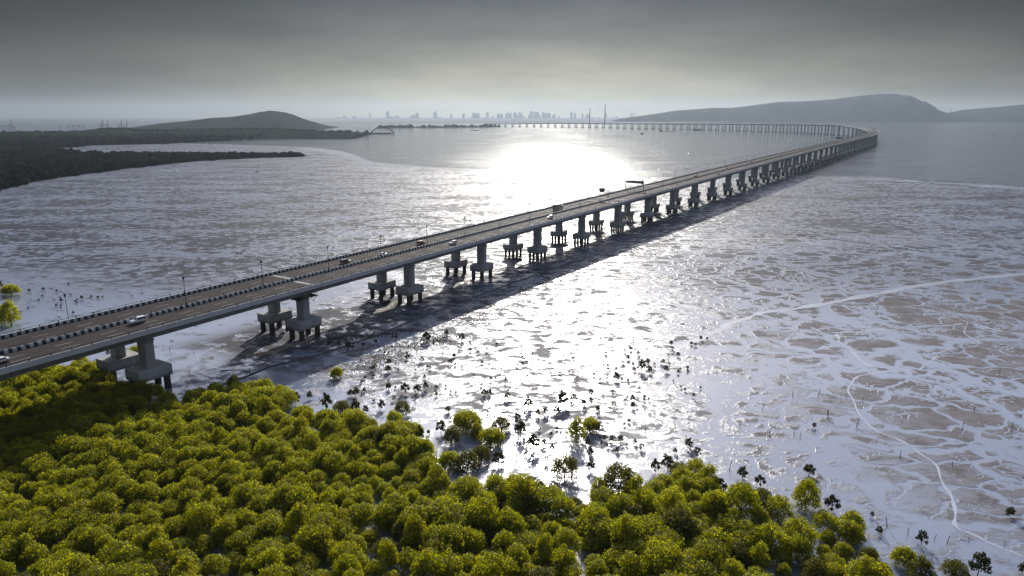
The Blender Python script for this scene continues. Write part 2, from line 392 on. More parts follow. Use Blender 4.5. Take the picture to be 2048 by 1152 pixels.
ribbon('silt_ridge', [(430, 775), (560, 730), (700, 690), (800, 652), (960, 590), (1160, 521), (1300, 478), (1400, 441), (1500, 402)], 1.0, 1.0, M['ridge'], .0, 'dark low ridge of mud along the shaded side of the bridge', h=.35, wav=.2, seed=5)
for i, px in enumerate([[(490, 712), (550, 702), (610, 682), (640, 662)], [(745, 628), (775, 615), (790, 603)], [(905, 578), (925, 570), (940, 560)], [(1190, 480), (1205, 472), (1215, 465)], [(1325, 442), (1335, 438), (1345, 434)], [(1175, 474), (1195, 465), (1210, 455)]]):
    ribbon('tan_bank', px, 3.2, 1.8, M['silt'], .0, 'low tan bank on the mud beside a bridge pier', h=.5, wav=.4, seed=i + 20)  # low raised strips, tan in colour, beside the piers

# ------------------------------------------------------------------ the bridge
UD = Vector((.54107, .84098)); UN = Vector((-.84098, .54107))
C0 = 203.0
ctrl = [UD * s_ + UN * C0 for s_ in (-140, 0, 300, 600, 900, 1200, 1500, 1800, 2050)] + [Vector(p) for p in
        [(1079, 2085), (1190, 2330), (1268, 2560), (1306, 2760), (1312, 2900), (1290, 3120), (1238, 3350), (1150, 3600), (1034, 3854), (820, 4180), (559, 4460), (250, 4720), (-200, 4960)]]
raw = smooth_line(ctrl, 14)
acc = [0.0]
for i in range(1, len(raw)): acc.append(acc[-1] + (raw[i] - raw[i - 1]).length)
ARC0 = 140.0                                 # arc value 0 is where the straight's own abscissa is 0
acc = np.array(acc) - ARC0; rx = np.array([p.x for p in raw]); ry = np.array([p.y for p in raw])
END = float(acc[-1])
i2330 = [acc[np.argmin((rx - a) ** 2 + (ry - b) ** 2)] for a, b in ((1190, 2330), (1306, 2760), (1312, 2900), (1290, 3120), (1238, 3350), (1034, 3854), (559, 4460), (250, 4720))]
zs_ = [-140, 0, 75, 240, 460, 700, 1200, 1900] + [float(q) for q in i2330] + [END]
zv_ = [18.2, 19.0, 19.5, 20.5, 22.1, 23.6, 26.6, 28.5, 31, 38.5, 39.5, 38.5, 36, 31.5, 27, 25, 19]
def cz(s): return float(np.interp(s, zs_, zv_))
def czs(s): return sum(cz(s + k) for k in (-80, -40, 0, 40, 80)) / 5
def cpos(s): return Vector((float(np.interp(s, acc, rx)), float(np.interp(s, acc, ry))))
def ctan(s): return (cpos(s + 6) - cpos(s - 6)).normalized()
def bp(s, n, z):                              # n: metres left of the centre line; z: above the road
    p = cpos(s); t = ctan(s); return Vector((p.x - t.y * n, p.y + t.x * n, czs(s) + z))
stations = list(np.arange(-120, 900, 10.0)) + list(np.arange(900, 2000, 25.0)) + list(np.arange(2000, END - 10, 30.0))
def sweep(b, prof, ss=None, mat=0, closed=True, mats=None):
    ss = ss or stations; k = len(prof); vs = []
    for s_ in ss:
        for (n_, z_) in prof: vs.append(bp(s_, n_, z_))
    fs = []; uvs = []; base = len(b.v); ml = []
    per = [0.0]
    for i in range(k): per.append(per[-1] + math.hypot(prof[(i + 1) % k][0] - prof[i][0], prof[(i + 1) % k][1] - prof[i][1]))
    for j in range(len(ss) - 1):
        for i in range(k if closed else k - 1):
            i2 = (i + 1) % k; fs.append((j * k + i, (j + 1) * k + i, (j + 1) * k + i2, j * k + i2))
            uvs.append([(ss[j], per[i]), (ss[j + 1], per[i]), (ss[j + 1], per[i + 1]), (ss[j], per[i + 1])]); ml.append(mats[i] if mats else mat)
    if closed:
        fs.append(tuple(range(k))[::-1]); uvs.append([(0, 0)] * k); ml.append(mat)
        fs.append(tuple((len(ss) - 1) * k + i for i in range(k))); uvs.append([(0, 0)] * k); ml.append(mat)
    b.add(vs, fs, mat, uvs); b.mi[-len(fs):] = ml
bridge = tag(empty('sea_bridge', (cpos(-100).x, cpos(-100).y, 0)), 'long twin-girder concrete road bridge curving across the mudflat and harbour', 'bridge')
def bpart(b, name, mats, smooth=False, parent=None):
    o = b.build(name, mats, None, smooth); o.parent = parent or bridge
    o.location = -Vector(bridge.location) if parent is None else (0, 0, 0); return o
HW = 14.75; ROW = 8.2; DEP = 3.3
for sgn in (-1, 1):
    b = MB(); c = sgn * 7.45
    prof = [(c - 7.2, -.08), (c + 7.2, -.08), (c + 7.2, -.38), (c + 3.9, -.75), (c + 3.0, -DEP), (c - 3.0, -DEP), (c - 3.9, -.75), (c - 7.2, -.38)]
    sweep(b, prof); bpart(b, 'girder', M['girder'])
    # drain outlets and little brackets on the web
# road surface with markings
b = MB(); sweep(b, [(HW - .45, 0), (.5, 0), (.5, -.075), (HW - .45, -.075)][::-1]); sweep(b, [(-.5, 0), (-HW + .45, 0), (-HW + .45, -.075), (-.5, -.075)][::-1])
def strip(n_, w, s0, s1, mt=1, z=.006):
    b.add([bp(s0, n_ - w / 2, z), bp(s1, n_ - w / 2, z), bp(s1, n_ + w / 2, z), bp(s0, n_ + w / 2, z)], [(0, 1, 2, 3)], mt)
for n_ in (1.25, HW - 1.6, -1.25, -HW + 1.6):
    for i in range(len(stations) - 1):
        if stations[i] < 1900: strip(n_, .16, stations[i], stations[i + 1])
for n_ in (4.9, 8.7, -4.9, -8.7):
    s_ = -100.0
    while s_ < 900: strip(n_, .17, s_, s_ + 4.6); s_ += 12.0
JO = [163.0, 546.0 - 3, 430.0, 448.0, 760, 1090]
for js in JO:
    strip(7.4, HW - 3.0, js + 2, js + 3.3, 2, .012); strip(-7.4, HW - 3.0, js, js + 1.3, 2, .012)
bpart(b, 'road_surface', [M['asphalt'], M['white_line'], M['joint']])
# parapets, median, railings
for sgn in (-1, 1):
    b = MB(); o_ = sgn * HW; i_ = sgn * (HW - .45); ii = sgn * (HW - .27)
    prof = [(o_, -.55), (i_, -.55), (i_, .35), (ii, 1.0), (o_, 1.02)]
    if sgn > 0: prof = prof[::-1]
    # the road side carries the painted bands
    mats = [0] * 5
    if sgn < 0: mats[1] = 1; mats[2] = 1
    else: mats = [0, 1, 1, 0, 0]
    sweep(b, prof, mats=mats); bpart(b, 'parapet', [M['parapet'], M['stripes']])
    b = MB(); sweep(b, [(sgn * (HW - .16), 1.42), (sgn * (HW - .16), 1.52), (sgn * (HW - .08), 1.52), (sgn * (HW - .08), 1.42)])
    s_ = -110.0
    while s_ < 1700:
        p = bp(s_, sgn * (HW - .13), 1.28); b.box(p, (.2, .16, .62), math.atan2(ctan(s_).y, ctan(s_).x)); s_ += 5.0
    bpart(b, 'railing', M['darksteel'])
b = MB(); sweep(b, [(.42, 0), (.42, .25), (.17, .95), (-.17, .95), (-.42, .25), (-.42, 0)], mats=[0, 0, 0, 0, 0, 0])
s_ = -100.0
while s_ < 1500:
    p = bp(s_, 0, 1.3); b.box(p, (.07, .25, .75), math.atan2(ctan(s_).y, ctan(s_).x), 1); s_ += 5.0 if s_ < 260 else 3.0
bpart(b, 'median_barrier', [M['stripes'], M['darksteel']])
# piers
S0, SPAN = 110.0, 54.9
pier_s = [S0 + SPAN * k + {0: -7.6, 1: -3.8}.get(k, 0) for k in range(-4, 200) if S0 + SPAN * k < END - 60]
n_pile = 0; far_b = MB(); far_piles = MB(); count = 0
def pier_geo(bc, bcap, s_, sgn, local=None):
    top = czs(s_) - DEP - .25; t = ctan(s_); rz = math.atan2(t.y, t.x); p = bp(s_, sgn * ROW, 0); x, y = p.x, p.y
    capz = 7.4 if s_ < 1300 else 5.2
    # flared column: octagonal-edged shaft (along, across)
    for (z0, z1, a0, c0, a1, c1) in ((capz, top - 1.3, 2.9, 4.3, 2.9, 4.3), (top - 1.3, top, 2.9, 4.3, 3.1, 5.6)):
        vs = []
        for z_, a_, c_ in ((z0, a0, c0), (z1, a1, c1)):
            k = .3
            for (u, w) in ((-a_ / 2 + k, -c_ / 2), (a_ / 2 - k, -c_ / 2), (a_ / 2, -c_ / 2 + k), (a_ / 2, c_ / 2 - k), (a_ / 2 - k, c_ / 2), (-a_ / 2 + k, c_ / 2), (-a_ / 2, c_ / 2 - k), (-a_ / 2, -c_ / 2 + k)):
                vs.append((x + u * math.cos(rz) - w * math.sin(rz), y + u * math.sin(rz) + w * math.cos(rz), z_))
        bc.add(vs, [(i, (i + 1) % 8, 8 + (i + 1) % 8, 8 + i) for i in range(8)] + [tuple(range(8, 16)), tuple(range(7, -1, -1))])
    for q in (-1.0, 1.0):                     # bearings
        pp = Vector((x, y, top + .125)) + Vector((-t.y, t.x, 0)) * q * 1.9; bc.box(pp, (1.1, .8, .25), rz)
    bcap.box((x, y, capz - 1.6), (10.2 if s_ > 0 else 9, 7.6, 3.2), rz)
    return x, y, rz, capz - 3.2
def pile_pos(x, y, rz, slim):
    out = []
    for u in ((-3.7, 3.7) if not slim else (-3.9, 0, 3.9)):
        for w in (-2.6, 2.6): out.append((x + u * math.cos(rz) - w * math.sin(rz), y + u * math.sin(rz) + w * math.cos(rz)))
    return out
M['pilemats'] = M['pile']
BL = Vector(bridge.location)
for s_ in pier_s:
    for sgn in (-1, 1):
        slim = s_ > 300; big_ = s_ < 1300
        if count < 90:
            bc, bcap = MB(), MB(); x, y, rz, zb = pier_geo(bc, bcap, s_, sgn)
            po = bc.build('pier', M['concrete'], None); po.parent = bridge; po.location = -BL
            co = bcap.build('pile_cap', M['cap_concrete'], po)
            bv = co.modifiers.new('edge', 'BEVEL'); bv.width = .12; bv.segments = 1
            for (px_, py_) in pile_pos(x, y, rz, slim):
                if -115 < s_ < 760 and n_pile < 100 and s_ > 0:
                    pb_ = MB(); pb_.tube((px_, py_, -1.0), (px_, py_, zb), .98 if not slim else .72, n=14); pb_.build('pile', M['pile'], po, False); n_pile += 1
                else: far_piles.tube((px_, py_, -1.0), (px_, py_, zb), .98 if not slim else .72, n=8, cap=False)
            if abs(s_ - (S0 + SPAN)) < 5 and sgn < 0 or abs(s_ - (S0 + SPAN * 7)) < 1 and sgn < 0 or abs(s_ - (S0 + SPAN * 13)) < 1 and sgn < 0:
                pf = MB(); top = czs(s_) - DEP - .25; t = ctan(s_); T3 = Vector((t.x, t.y, 0)); N3 = Vector((-t.y, t.x, 0)); c3 = Vector((x, y, top - .7))
                for q in (-1, 1):
                    pf.box(c3 + T3 * q * 3.1, (3.0, 7.2, .14), rz)
                    for w in (-3.4, -1.7, 0, 1.7, 3.4):
                        pf.tube(c3 + T3 * q * 4.55 + N3 * w, c3 + T3 * q * 4.55 + N3 * w + Vector((0, 0, 1.15)), .05, n=4)
                        pf.tube(c3 + T3 * q * 4.5 + N3 * w, c3 + T3 * q * 1.6 + N3 * w + Vector((0, 0, -1.5)), .09, n=4)
                    for zz in (.6, 1.15): pf.tube(c3 + T3 * q * 4.55 - N3 * 3.5 + Vector((0, 0, zz)), c3 + T3 * q * 4.55 + N3 * 3.5 + Vector((0, 0, zz)), .045, n=4)
                for w in (-1, 1):
                    pf.tube(c3 - T3 * 4.5 + N3 * w * 3.55 + Vector((0, 0, 1.15)), c3 + T3 * 4.5 + N3 * w * 3.55 + Vector((0, 0, 1.15)), .045, n=4)
                    pf.box(c3 + N3 * w * 3.1, (9.2, 1.0, .12), rz)
                for zz in np.arange(-4.6, 0, .5):
                    a_ = c3 + T3 * 2.2 - N3 * .4; pf.tube(a_ + Vector((0, 0, zz)), a_ + N3 * .8 + Vector((0, 0, zz)), .035, n=4)
                for w in (-.4, .4): pf.tube(c3 + T3 * 2.2 + N3 * w, c3 + T3 * 2.2 + N3 * w + Vector((0, 0, -4.8)), .05, n=4)
                pf.box(c3 + T3 * 2.3 + Vector((0, 0, -3.0)), (1.6, 1.4, .1), rz)
                pf.build('inspection_platform', M['darksteel'], po)
            count += 1
        else:
            x, y, rz, zb = pier_geo(far_b, far_b, s_, sgn)
            for (px_, py_) in pile_pos(x, y, rz, False): far_piles.tube((px_, py_, -1.0), (px_, py_, zb), 1.0, n=6, cap=False)
o = bpart(far_b, 'pier', M['concrete']); o['kind'] = 'stuff'
o = bpart(far_piles, 'pile', M['pile']); o['kind'] = 'stuff'

# ------------------------------------------------------------------ street lamps
def lamp_proto(parts=True, s=1.0):
    root = empty('street_lamp'); pole = MB(); pole.tube((0, 0, 0), (0, 0, 9.4), .11 * s, .065 * s, 8); pole.box((0, 0, .3), (.35, .35, .6)); pole.box((0, 0, 8.75), (.42, .5, .75))
    arms = []; heads = []
    for q in (-1, 1):
        a = MB(); a.tube((0, q * .05, 9.2), (0, q * 1.9, 9.75), .05 * s, n=6); h = MB(); h.box((0, q * 2.25, 9.8), (.34 * s, .95, .16 * s)); arms.append(a); heads.append(h)
    if parts:
        pole.build('pole', M['darksteel'], root)
        for a in arms: a.build('arm', M['darksteel'], root)
        for h in heads: h.build('lamp_head', M['steel'], root)
    else:
        for q in arms + heads: pole.add(q.v, q.f)
        pole.build('pole', M['darksteel'], root)
    return root
lamp_s = [121.5, 151, 182, 211.5, 242.5, 272, 303.5, 334, 365.5, 397] + [427 + 29.8 * k for k in range(0, 75)]
LP = {}
spots = [(93.0, HW + .25, -.4)] + [(q, 0.0, .9) for q in lamp_s]
for i, (s_, n_, dz_) in enumerate(spots):
    key = 'near' if s_ < 700 else 'far'
    if key not in LP: LP[key] = o = lamp_proto(key == 'near', 1.0 if key == 'near' else 1.25)
    else: o = copy_tree(LP[key])
    p = bp(s_, n_, dz_); t = ctan(s_); o.location = p; o.rotation_euler = (0, 0, math.atan2(t.y, t.x))
    where = 'on the outer parapet' if n_ else 'on the bridge median'
    tag(o, f'double-armed street lamp {where}, {ordn(i)} from the left end', 'street lamp', 'street lamps along the bridge')

# ------------------------------------------------------------------ sign gantries and camera poles
def gantry(s_, panels, label):
    t = ctan(s_); root = empty('sign_gantry', bp(s_, 0, 0), math.atan2(t.y, t.x)); tag(root, label, 'sign gantry', 'sign gantries over the road')
    H_ = 7.4
    for (y0, y1) in ((.0, HW + .3),):
        for yy in (y0, y1): pb_ = MB(); pb_.box((0, yy, H_ / 2), (.42, .42, H_)); pb_.build('post', M['darksteel'], root)
        tr = MB()
        for zz in (H_ - .1, H_ - 1.3):
            for xx in (-.35, .35): tr.tube((xx, y0, zz), (xx, y1, zz), .08, n=4)
        k = y0
        while k < y1 - 1: tr.tube((-.35, k, H_ - 1.3), (-.35, k + 1.2, H_ - .1), .05, n=4); tr.tube((.35, k + 1.2, H_ - 1.3), (.35, k, H_ - .1), .05, n=4); k += 1.2
        tr.build('truss', M['darksteel'], root)
    for (a, w, h) in panels:
        p_ = MB(); p_.box((-.55, a, H_ - .6), (.14, w, h)); p_.build('sign_panel', M['sign'], root)
gantry(440, [(4.6, 4.2, 2.9), (12.3, 1.0, 1.6)], 'first sign gantry with one square panel over the far carriageway')
gantry(505, [(7.2, 13.4, 1.8), (1.0, 1.4, 3.3)], 'second sign gantry, its wide dark panel spanning the far carriageway')
gantry(1560, [(7.2, 13.0, 3.0)], 'distant sign gantry silhouetted before the curve of the bridge')
for i, (s_, lab) in enumerate([(297, 'thin pole with three signal boxes by the outer parapet'), (404, 'thin camera pole by the outer parapet beyond the lorry')]):
    root = empty('camera_pole', bp(s_, HW + .25, -.4)); tag(root, lab, 'camera pole')
    q = MB(); q.tube((0, 0, 0), (0, 0, 6.8), .07, .05, 6); q.build('pole', M['darksteel'], root)
    for zz in ((6.6, 5.4, 4.2) if i == 0 else (6.6,)): q = MB(); q.box((0, 0, zz), (.45, .45, .5)); q.build('camera_box', M['darksteel'], root)

# ------------------------------------------------------------------ vehicles (x forward)
def vehicle(kind, paintm, name):
    root = empty(name)
    if kind == 'van': Lh, Wd, prof, glz = 4.7, 1.85, [(-2.3, .45), (-2.35, 1.05), (-2.15, 1.75), (-1.7, 1.86), (.35, 1.82), (1.15, 1.2), (2.1, 1.0), (2.35, .75), (2.35, .42)], None
    elif kind == 'suv': Lh, Wd, prof, glz = 4.6, 1.85, [(-2.25, .45), (-2.3, 1.0), (-2.05, 1.66), (-1.5, 1.74), (.25, 1.70), (1.0, 1.15), (2.1, .98), (2.3, .7), (2.3, .42)], None
    else: Lh, Wd, prof, glz = 4.2, 1.72, [(-2.05, .4), (-2.1, .92), (-1.55, 1.02), (-1.0, 1.45), (.2, 1.47), (.95, .98), (1.95, .85), (2.1, .62), (2.1, .38)], None
    belt = 1.12 if kind != 'sedan' else .98
    b = MB(); n = len(prof); hw = Wd / 2; vs = []
    for q in (-1, 1):
        for (x, z) in prof:
            ins = 0 if z < belt else (z - belt) * .28
            vs.append((x, q * (hw - ins), z))
    fs = [tuple(range(n)), tuple(range(2 * n - 1, n - 1, -1))] + [(i, n + i, n + (i + 1) % n, (i + 1) % n) for i in range(n)]
    b.add(vs, fs); bo = b.build('body', paintm, root); bv = bo.modifiers.new('round', 'BEVEL'); bv.width = .09; bv.segments = 2; bv.limit_method = 'ANGLE'
    top = max(z for _, z in prof); zr = top - .16
    xf = 1.0 if kind != 'sedan' else .82; xr = -1.98 if kind != 'sedan' else -1.2; xt = .33 if kind != 'sedan' else .18
    for q in (-1, 1):
        for (xa, xb, xc, xd) in ((xf - .22, xt - .02, xt - .85, xt - .85), (xt - .95, xt - .95, xr * .55 + .1, xr * .55 + .1), (xr * .55, xr * .55, xr + .12, xr + .02)):
            if xa - xd < .2: continue
            yb = q * (hw + .012); yt = q * (hw - (zr - belt) * .28 + .012)
            w = MB(); w.add([(xa, yb, belt + .02), (xb, yt, zr), (xc, yt, zr), (xd, yb, belt + .02)], [(0, 1, 2, 3)]); wo_ = w.build('window', M['glass'], root)
    # windscreen and rear window follow the slopes
    (x0, z0), (x1, z1) = (prof[5], prof[4]); w = MB(); k = .02
    w.add([(x0 - .05 + k, -hw + .16, z0 + .06 + k), (x0 - .05 + k, hw - .16, z0 + .06 + k), (x1 + .08 + k, hw - .3, z1 - .05 + k), (x1 + .08 + k, -hw + .3, z1 - .05 + k)], [(0, 1, 2, 3)]); w.build('windscreen', M['glass'], root)
    (x0, z0), (x1, z1) = (prof[1], prof[2]) if kind != 'sedan' else (prof[2], prof[3])
    w = MB(); w.add([(x0 - k + (x1 - x0) * .12, -hw + .18, z0 + (z1 - z0) * .12 + k), (x0 - k + (x1 - x0) * .12, hw - .18, z0 + (z1 - z0) * .12 + k), (x0 + (x1 - x0) * .9 - k, hw - .3, z0 + (z1 - z0) * .9 + k), (x0 + (x1 - x0) * .9 - k, -hw + .3, z0 + (z1 - z0) * .9 + k)], [(0, 3, 2, 1)]); w.build('rear_window', M['glass'], root)
    for q in (-1, 1):
        for x in (-1.35, 1.38):
            w = MB(); w.tube((x, q * (hw - .16), .33), (x, q * (hw + .02), .33), .33, n=14); wh = w.build('wheel', M['tyre'], root)
            w = MB(); w.tube((x, q * (hw + .0), .33), (x, q * (hw + .035), .33), .19, n=10); w.build('rim', M['rim'], wh)
        w = MB(); w.box((prof[-2][0] - .02, q * (hw - .28), prof[-2][1] + .02), (.14, .42, .17)); w.build('headlight', M['lampglass'], root)
        w = MB(); w.box((prof[1][0] + .05, q * (hw - .14), prof[1][1] - .05), (.12, .2, .3)); w.build('tail_light', M['tail'], root)
    return root
def lorry(paintm, boxm, name, L_=7.2, h=3.1):
    root = empty(name)
    b = MB(); b.add([(2.0, -1.15, .7), (4.1, -1.15, .7), (4.15, -1.15, 1.6), (3.85, -1.1, 2.75), (2.0, -1.1, 2.8), (2.0, 1.15, .7), (4.1, 1.15, .7), (4.15, 1.15, 1.6), (3.85, 1.1, 2.75), (2.0, 1.1, 2.8)],
                    [(0, 1, 2, 3, 4), (9, 8, 7, 6, 5), (0, 5, 6, 1), (1, 6, 7, 2), (2, 7, 8, 3), (3, 8, 9, 4), (4, 9, 5, 0)]); c = b.build('cab', paintm, root)
    b = MB(); b.add([(4.12, -1.0, 1.68), (4.12, 1.0, 1.68), (3.9, .95, 2.6), (3.9, -.95, 2.6)], [(0, 1, 2, 3)]); b.build('windscreen', M['glass'], root)
    b = MB(); b.box((1.8 - L_ / 2, 0, 1.0 + h / 2), (L_, 2.45, h))
    k = 1.8 - L_ + .3
    while k < 1.7:
        for q in (-1, 1): b.box((k, q * 1.25, 1.0 + h / 2), (.09, .07, h - .1))
        k += .8
    b.build('cargo_box', boxm, root)
    b = MB(); b.box((1.0 - L_ / 2 + 1.2, 0, .8), (L_ + 2.0, 1.0, .3)); b.build('chassis', M['darksteel'], root)
    for x in (3.1, 1.9 - L_ + 1.2, 1.9 - L_ + 2.4):
        for q in (-1, 1):
            w = MB(); w.tube((x, q * .85, .5), (x, q * 1.18, .5), .5, n=14); wh = w.build('wheel', M['tyre'], root)
            w = MB(); w.tube((x, q * 1.17, .5), (x, q * 1.2, .5), .26, n=10); w.build('rim', M['rim'], wh)
    for q in (-1, 1):
        w = MB(); w.box((1.79 - L_, q * 1.0, 1.1), (.08, .3, .2)); w.build('tail_light', M['tail'], root)
    return root
white = paint('white_paint', (.72, .73, .74)); black = paint('black_paint', (.012, .013, .016)); redp = paint('red_paint', (.22, .05, .035)); grey = paint('grey_paint', (.2, .21, .22)); beige = paint('beige_paint', (.30, .24, .17)); dkblue = paint('dark_blue_paint', (.03, .04, .06))
# (kind, paint, name, pixel x, n across, direction, label)
def s_from_px(x, n_, z=.3):
    best = min(np.arange(20, 1600, .5), key=lambda s_: abs(to_px(bp(s_, n_, z))[0] - x)); return float(best)
VH = [('van', white, 'van', 278, -3.0, -1, 'white people carrier driving beside the striped median barrier', 'van'),
      ('sedan', white, 'car', 1, -6.9, -1, 'white car cut off at the left edge of the road', 'car'),
      ('suv', black, 'car', 690, 6.0, 1, 'black car with its shadow on the far carriageway', 'car'),
      ('sedan', white, 'car', 765, 2.9, 1, 'white car half hidden behind the median barrier', 'car'),
      ('suv', redp, 'car', 842, 6.4, 1, 'dull red car on the far carriageway', 'car'),
      ('suv', white, 'car', 906, -6.8, -1, 'white car in the middle lane, ahead of the brown lorry', 'car'),
      ('van', white, 'van', 1100, -6.6, -1, 'small white van on the carriageway opposite the brown lorry', 'van'),
      ('suv', dkblue, 'car', 1391, 3.4, 1, 'dark car beyond the sign gantries, near the median', 'car'),
      ('suv', grey, 'car', 1437, -7.0, -1, 'dark grey car on the near carriageway beyond the gantries', 'car'),
      ('sedan', dkblue, 'car', 1455, 4.4, 1, 'small dark car on the far carriageway, above the grey one', 'car'),
      ('suv', grey, 'car', 1503, 5.0, 1, 'tiny grey car farthest along the straight of the bridge', 'car')]
for (kd, pm, nm, x, n_, dr, lab, cat) in VH:
    o = vehicle(kd, pm, nm); s_ = s_from_px(x, n_); t = ctan(s_) * dr; o.location = bp(s_, n_, .008); o.rotation_euler = (0, 0, math.atan2(t.y, t.x)); tag(o, lab, cat, 'vehicles on the bridge')
o = lorry(beige, beige, 'lorry', 7.4, 3.0); s_ = s_from_px(1117, 6.4); o.location = bp(s_, 6.4, .008); t = ctan(s_); o.rotation_euler = (0, 0, math.atan2(t.y, t.x)); tag(o, 'brown box lorry on the far carriageway', 'lorry', 'vehicles on the bridge')

# ------------------------------------------------------------------ mangroves
def leafmat(name, c1, c2, t1):
    m = bpy.data.materials.new(name); m.use_nodes = True; gg = G(m.node_tree); gg.n.clear()
    out = gg.n.new('ShaderNodeOutputMaterial'); P = geo_pos(gg); oi = gg.n.new('ShaderNodeObjectInfo').outputs['Random']
    rp = gg.n.new('ShaderNodeNewGeometry').outputs['Random Per Island']
    f = gg.m('ADD', gg.m('MULTIPLY', gg.ss(gg.noise(P, .35, 3, .6), .3, .7), .5), gg.m('MULTIPLY', rp, .5))
    c = gg.mix(f, c1, c2); c = gg.mix(gg.m('MULTIPLY', oi, .35), c, (c2[0] * 1.25, c2[1] * 1.0, c2[2]))
    df = gg.n.new('ShaderNodeBsdfDiffuse'); gg.put(df.inputs[0], c)
    tr = gg.n.new('ShaderNodeBsdfTranslucent'); gg.put(tr.inputs[0], gg.mix(f, t1, (min(.95, t1[0] * 1.6), min(.95, t1[1] * 1.08), t1[2])))
    gl = gg.n.new('ShaderNodeBsdfGlossy'); gg.put(gl.inputs[0], (.8, .8, .6)); gl.inputs['Roughness'].default_value = .42
    m1 = gg.n.new('ShaderNodeMixShader'); m1.inputs[0].default_value = .47; gg.l.new(df.outputs[0], m1.inputs[1]); gg.l.new(tr.outputs[0], m1.inputs[2])
    m2 = gg.n.new('ShaderNodeMixShader'); m2.inputs[0].default_value = .02; gg.l.new(m1.outputs[0], m2.inputs[1]); gg.l.new(gl.outputs[0], m2.inputs[2])
    gg.l.new(m2.outputs[0], out.inputs[0]); return m
M['leaf'] = leafmat('mangrove_leaf', (.020, .034, .004), (.075, .082, .005), (.74, .80, .008))
M['leaf2'] = leafmat('mangrove_leaf_dull', (.028, .040, .009), (.06, .068, .013), (.20, .23, .02))
M['leaf3'] = leafmat('seedling_leaf', (.014, .02, .008), (.03, .035, .012), (.05, .06, .012))
M['bark'] = weathered('bark', (.10, .08, .06), (.05, .042, .035), 2, .85)
def crown_mesh(name, seed, rad, height, nl, per, leaf, m, base=0.35):
    r = np.random.RandomState(seed); V = []; lob = []
    for k in range(nl):
        # lobes over a dome
        u = (k + .5) / nl; ph = k * 2.39996 + r.rand() * .6; zz = 1 - u * 1.25; rr = math.sqrt(max(0, 1 - max(zz, 0) ** 2))
        lr = rad * (.22 + .17 * r.rand()) * (1.1 if zz > .6 else 1.0)
        lob.append((math.cos(ph) * rr * (rad - lr * .75) * (.85 + .3 * r.rand()), math.sin(ph) * rr * (rad - lr * .75) * (.85 + .3 * r.rand()), base + lr * .8 + max(zz + .25, .0) / 1.25 * (height - base - lr * 1.7) * (.84 + .3 * r.rand()), lr))
    quads = []
    for (cx, cy, cz_, lr) in lob:
        n = int(per * (lr / (rad * .38)) ** 2)
        dd = r.normal(size=(n, 3)); dd /= np.linalg.norm(dd, axis=1)[:, None]; dd[:, 2] = np.where(dd[:, 2] < -.35, -dd[:, 2], dd[:, 2])
        bum = 1 + .30 * np.sin(dd[:, 0] * 6 + cx * 3) * np.sin(dd[:, 1] * 6 + cy) + .16 * np.sin(dd[:, 2] * 9 + cx)
        rad_ = lr * bum * (.80 + .26 * r.rand(n) ** .6)
        c = np.array([cx, cy, cz_]) + dd * rad_[:, None]
        nrm = dd + r.normal(size=(n, 3)) * .42 + np.array([0, 0, .25]); nrm /= np.linalg.norm(nrm, axis=1)[:, None]
        a = np.cross(nrm, r.normal(size=(n, 3))); a /= np.linalg.norm(a, axis=1)[:, None]; b_ = np.cross(nrm, a)
        sz = leaf * (.6 + .8 * r.rand(n)); a *= sz[:, None]; b_ *= (sz * .62)[:, None]
        quads.append(np.stack([c - a, c + b_ * .9 - a * .1, c + a, c - b_ * .9 - a * .1], axis=1))
    Q = np.concatenate(quads); Q = Q[Q[:, :, 2].min(axis=1) > .15]; n = len(Q)
    me = bpy.data.meshes.new(name); me.vertices.add(4 * n); me.vertices.foreach_set('co', Q.reshape(-1).astype(np.float32)); me.loops.add(4 * n); me.loops.foreach_set('vertex_index', np.arange(4 * n, dtype=np.int32))
    me.polygons.add(n); me.polygons.foreach_set('loop_start', np.arange(0, 4 * n, 4, dtype=np.int32)); me.polygons.foreach_set('loop_total', np.full(n, 4, dtype=np.int32))
    me.materials.append(m); me.update(calc_edges=True); return me, lob
def tree_proto(seed, rad, height, nl, per, leaf, m, name='mangrove_tree'):
    root = empty(name); me, lob = crown_mesh('crown', seed, rad, height, nl, per, leaf, m)
    co = bpy.data.objects.new('crown', me); COL.objects.link(co); co.parent = root
    b = MB(); b.tube((0, 0, -.3), (0, 0, height * .35), .17 * rad / 3.5 + .03, .11 * rad / 3.5 + .02, 7)
    for (x, y, z, lr) in lob[::2]: b.tube((0, 0, height * .28), (x * .8, y * .8, z - lr * .4), .09 * rad / 3.5 + .01, .03, 5)
    for k in range(5):
        a = k * 1.256 + seed; b.tube((math.cos(a) * rad * .16, math.sin(a) * rad * .16, -.2), (0, 0, height * .16), .05, .07, 5)
    b.build('trunk', M['bark'], root); return root
protos = [tree_proto(i + 1, r_, h_, n_, p_, .155, M['leaf']) for i, (r_, h_, n_, p_) in enumerate([(3.4, 5.6, 34, 420), (3.9, 5.2, 44, 400), (2.8, 6.6, 26, 420), (3.5, 6.4, 30, 460), (3.1, 4.7, 30, 380), (3.7, 6.0, 22, 560), (3.2, 5.5, 46, 330)])]
protos_d = [tree_proto(i + 31, 3.2, 5.3, 26, 300, .16, M['leaf2']) for i in range(2)]
def sapling_proto(seed, m):
    r = random.Random(seed); root = empty('mangrove_sapling'); me, lob = crown_mesh('crown', seed, .85, 1.8, 12, 75, .12, m, .22)
    co = bpy.data.objects.new('crown', me); COL.objects.link(co); co.parent = root
    b = MB(); b.tube((0, 0, -.2), (.05, .03, 1.1), .05, .03, 6)
    for (x, y, z, lr) in lob: b.tube((.03, .02, .55), (x, y, z), .025, .012, 4)
    b.build('trunk', M['bark'], root); return root
saps = [sapling_proto(60 + i, M['leaf3']) for i in range(5)]
used = set()
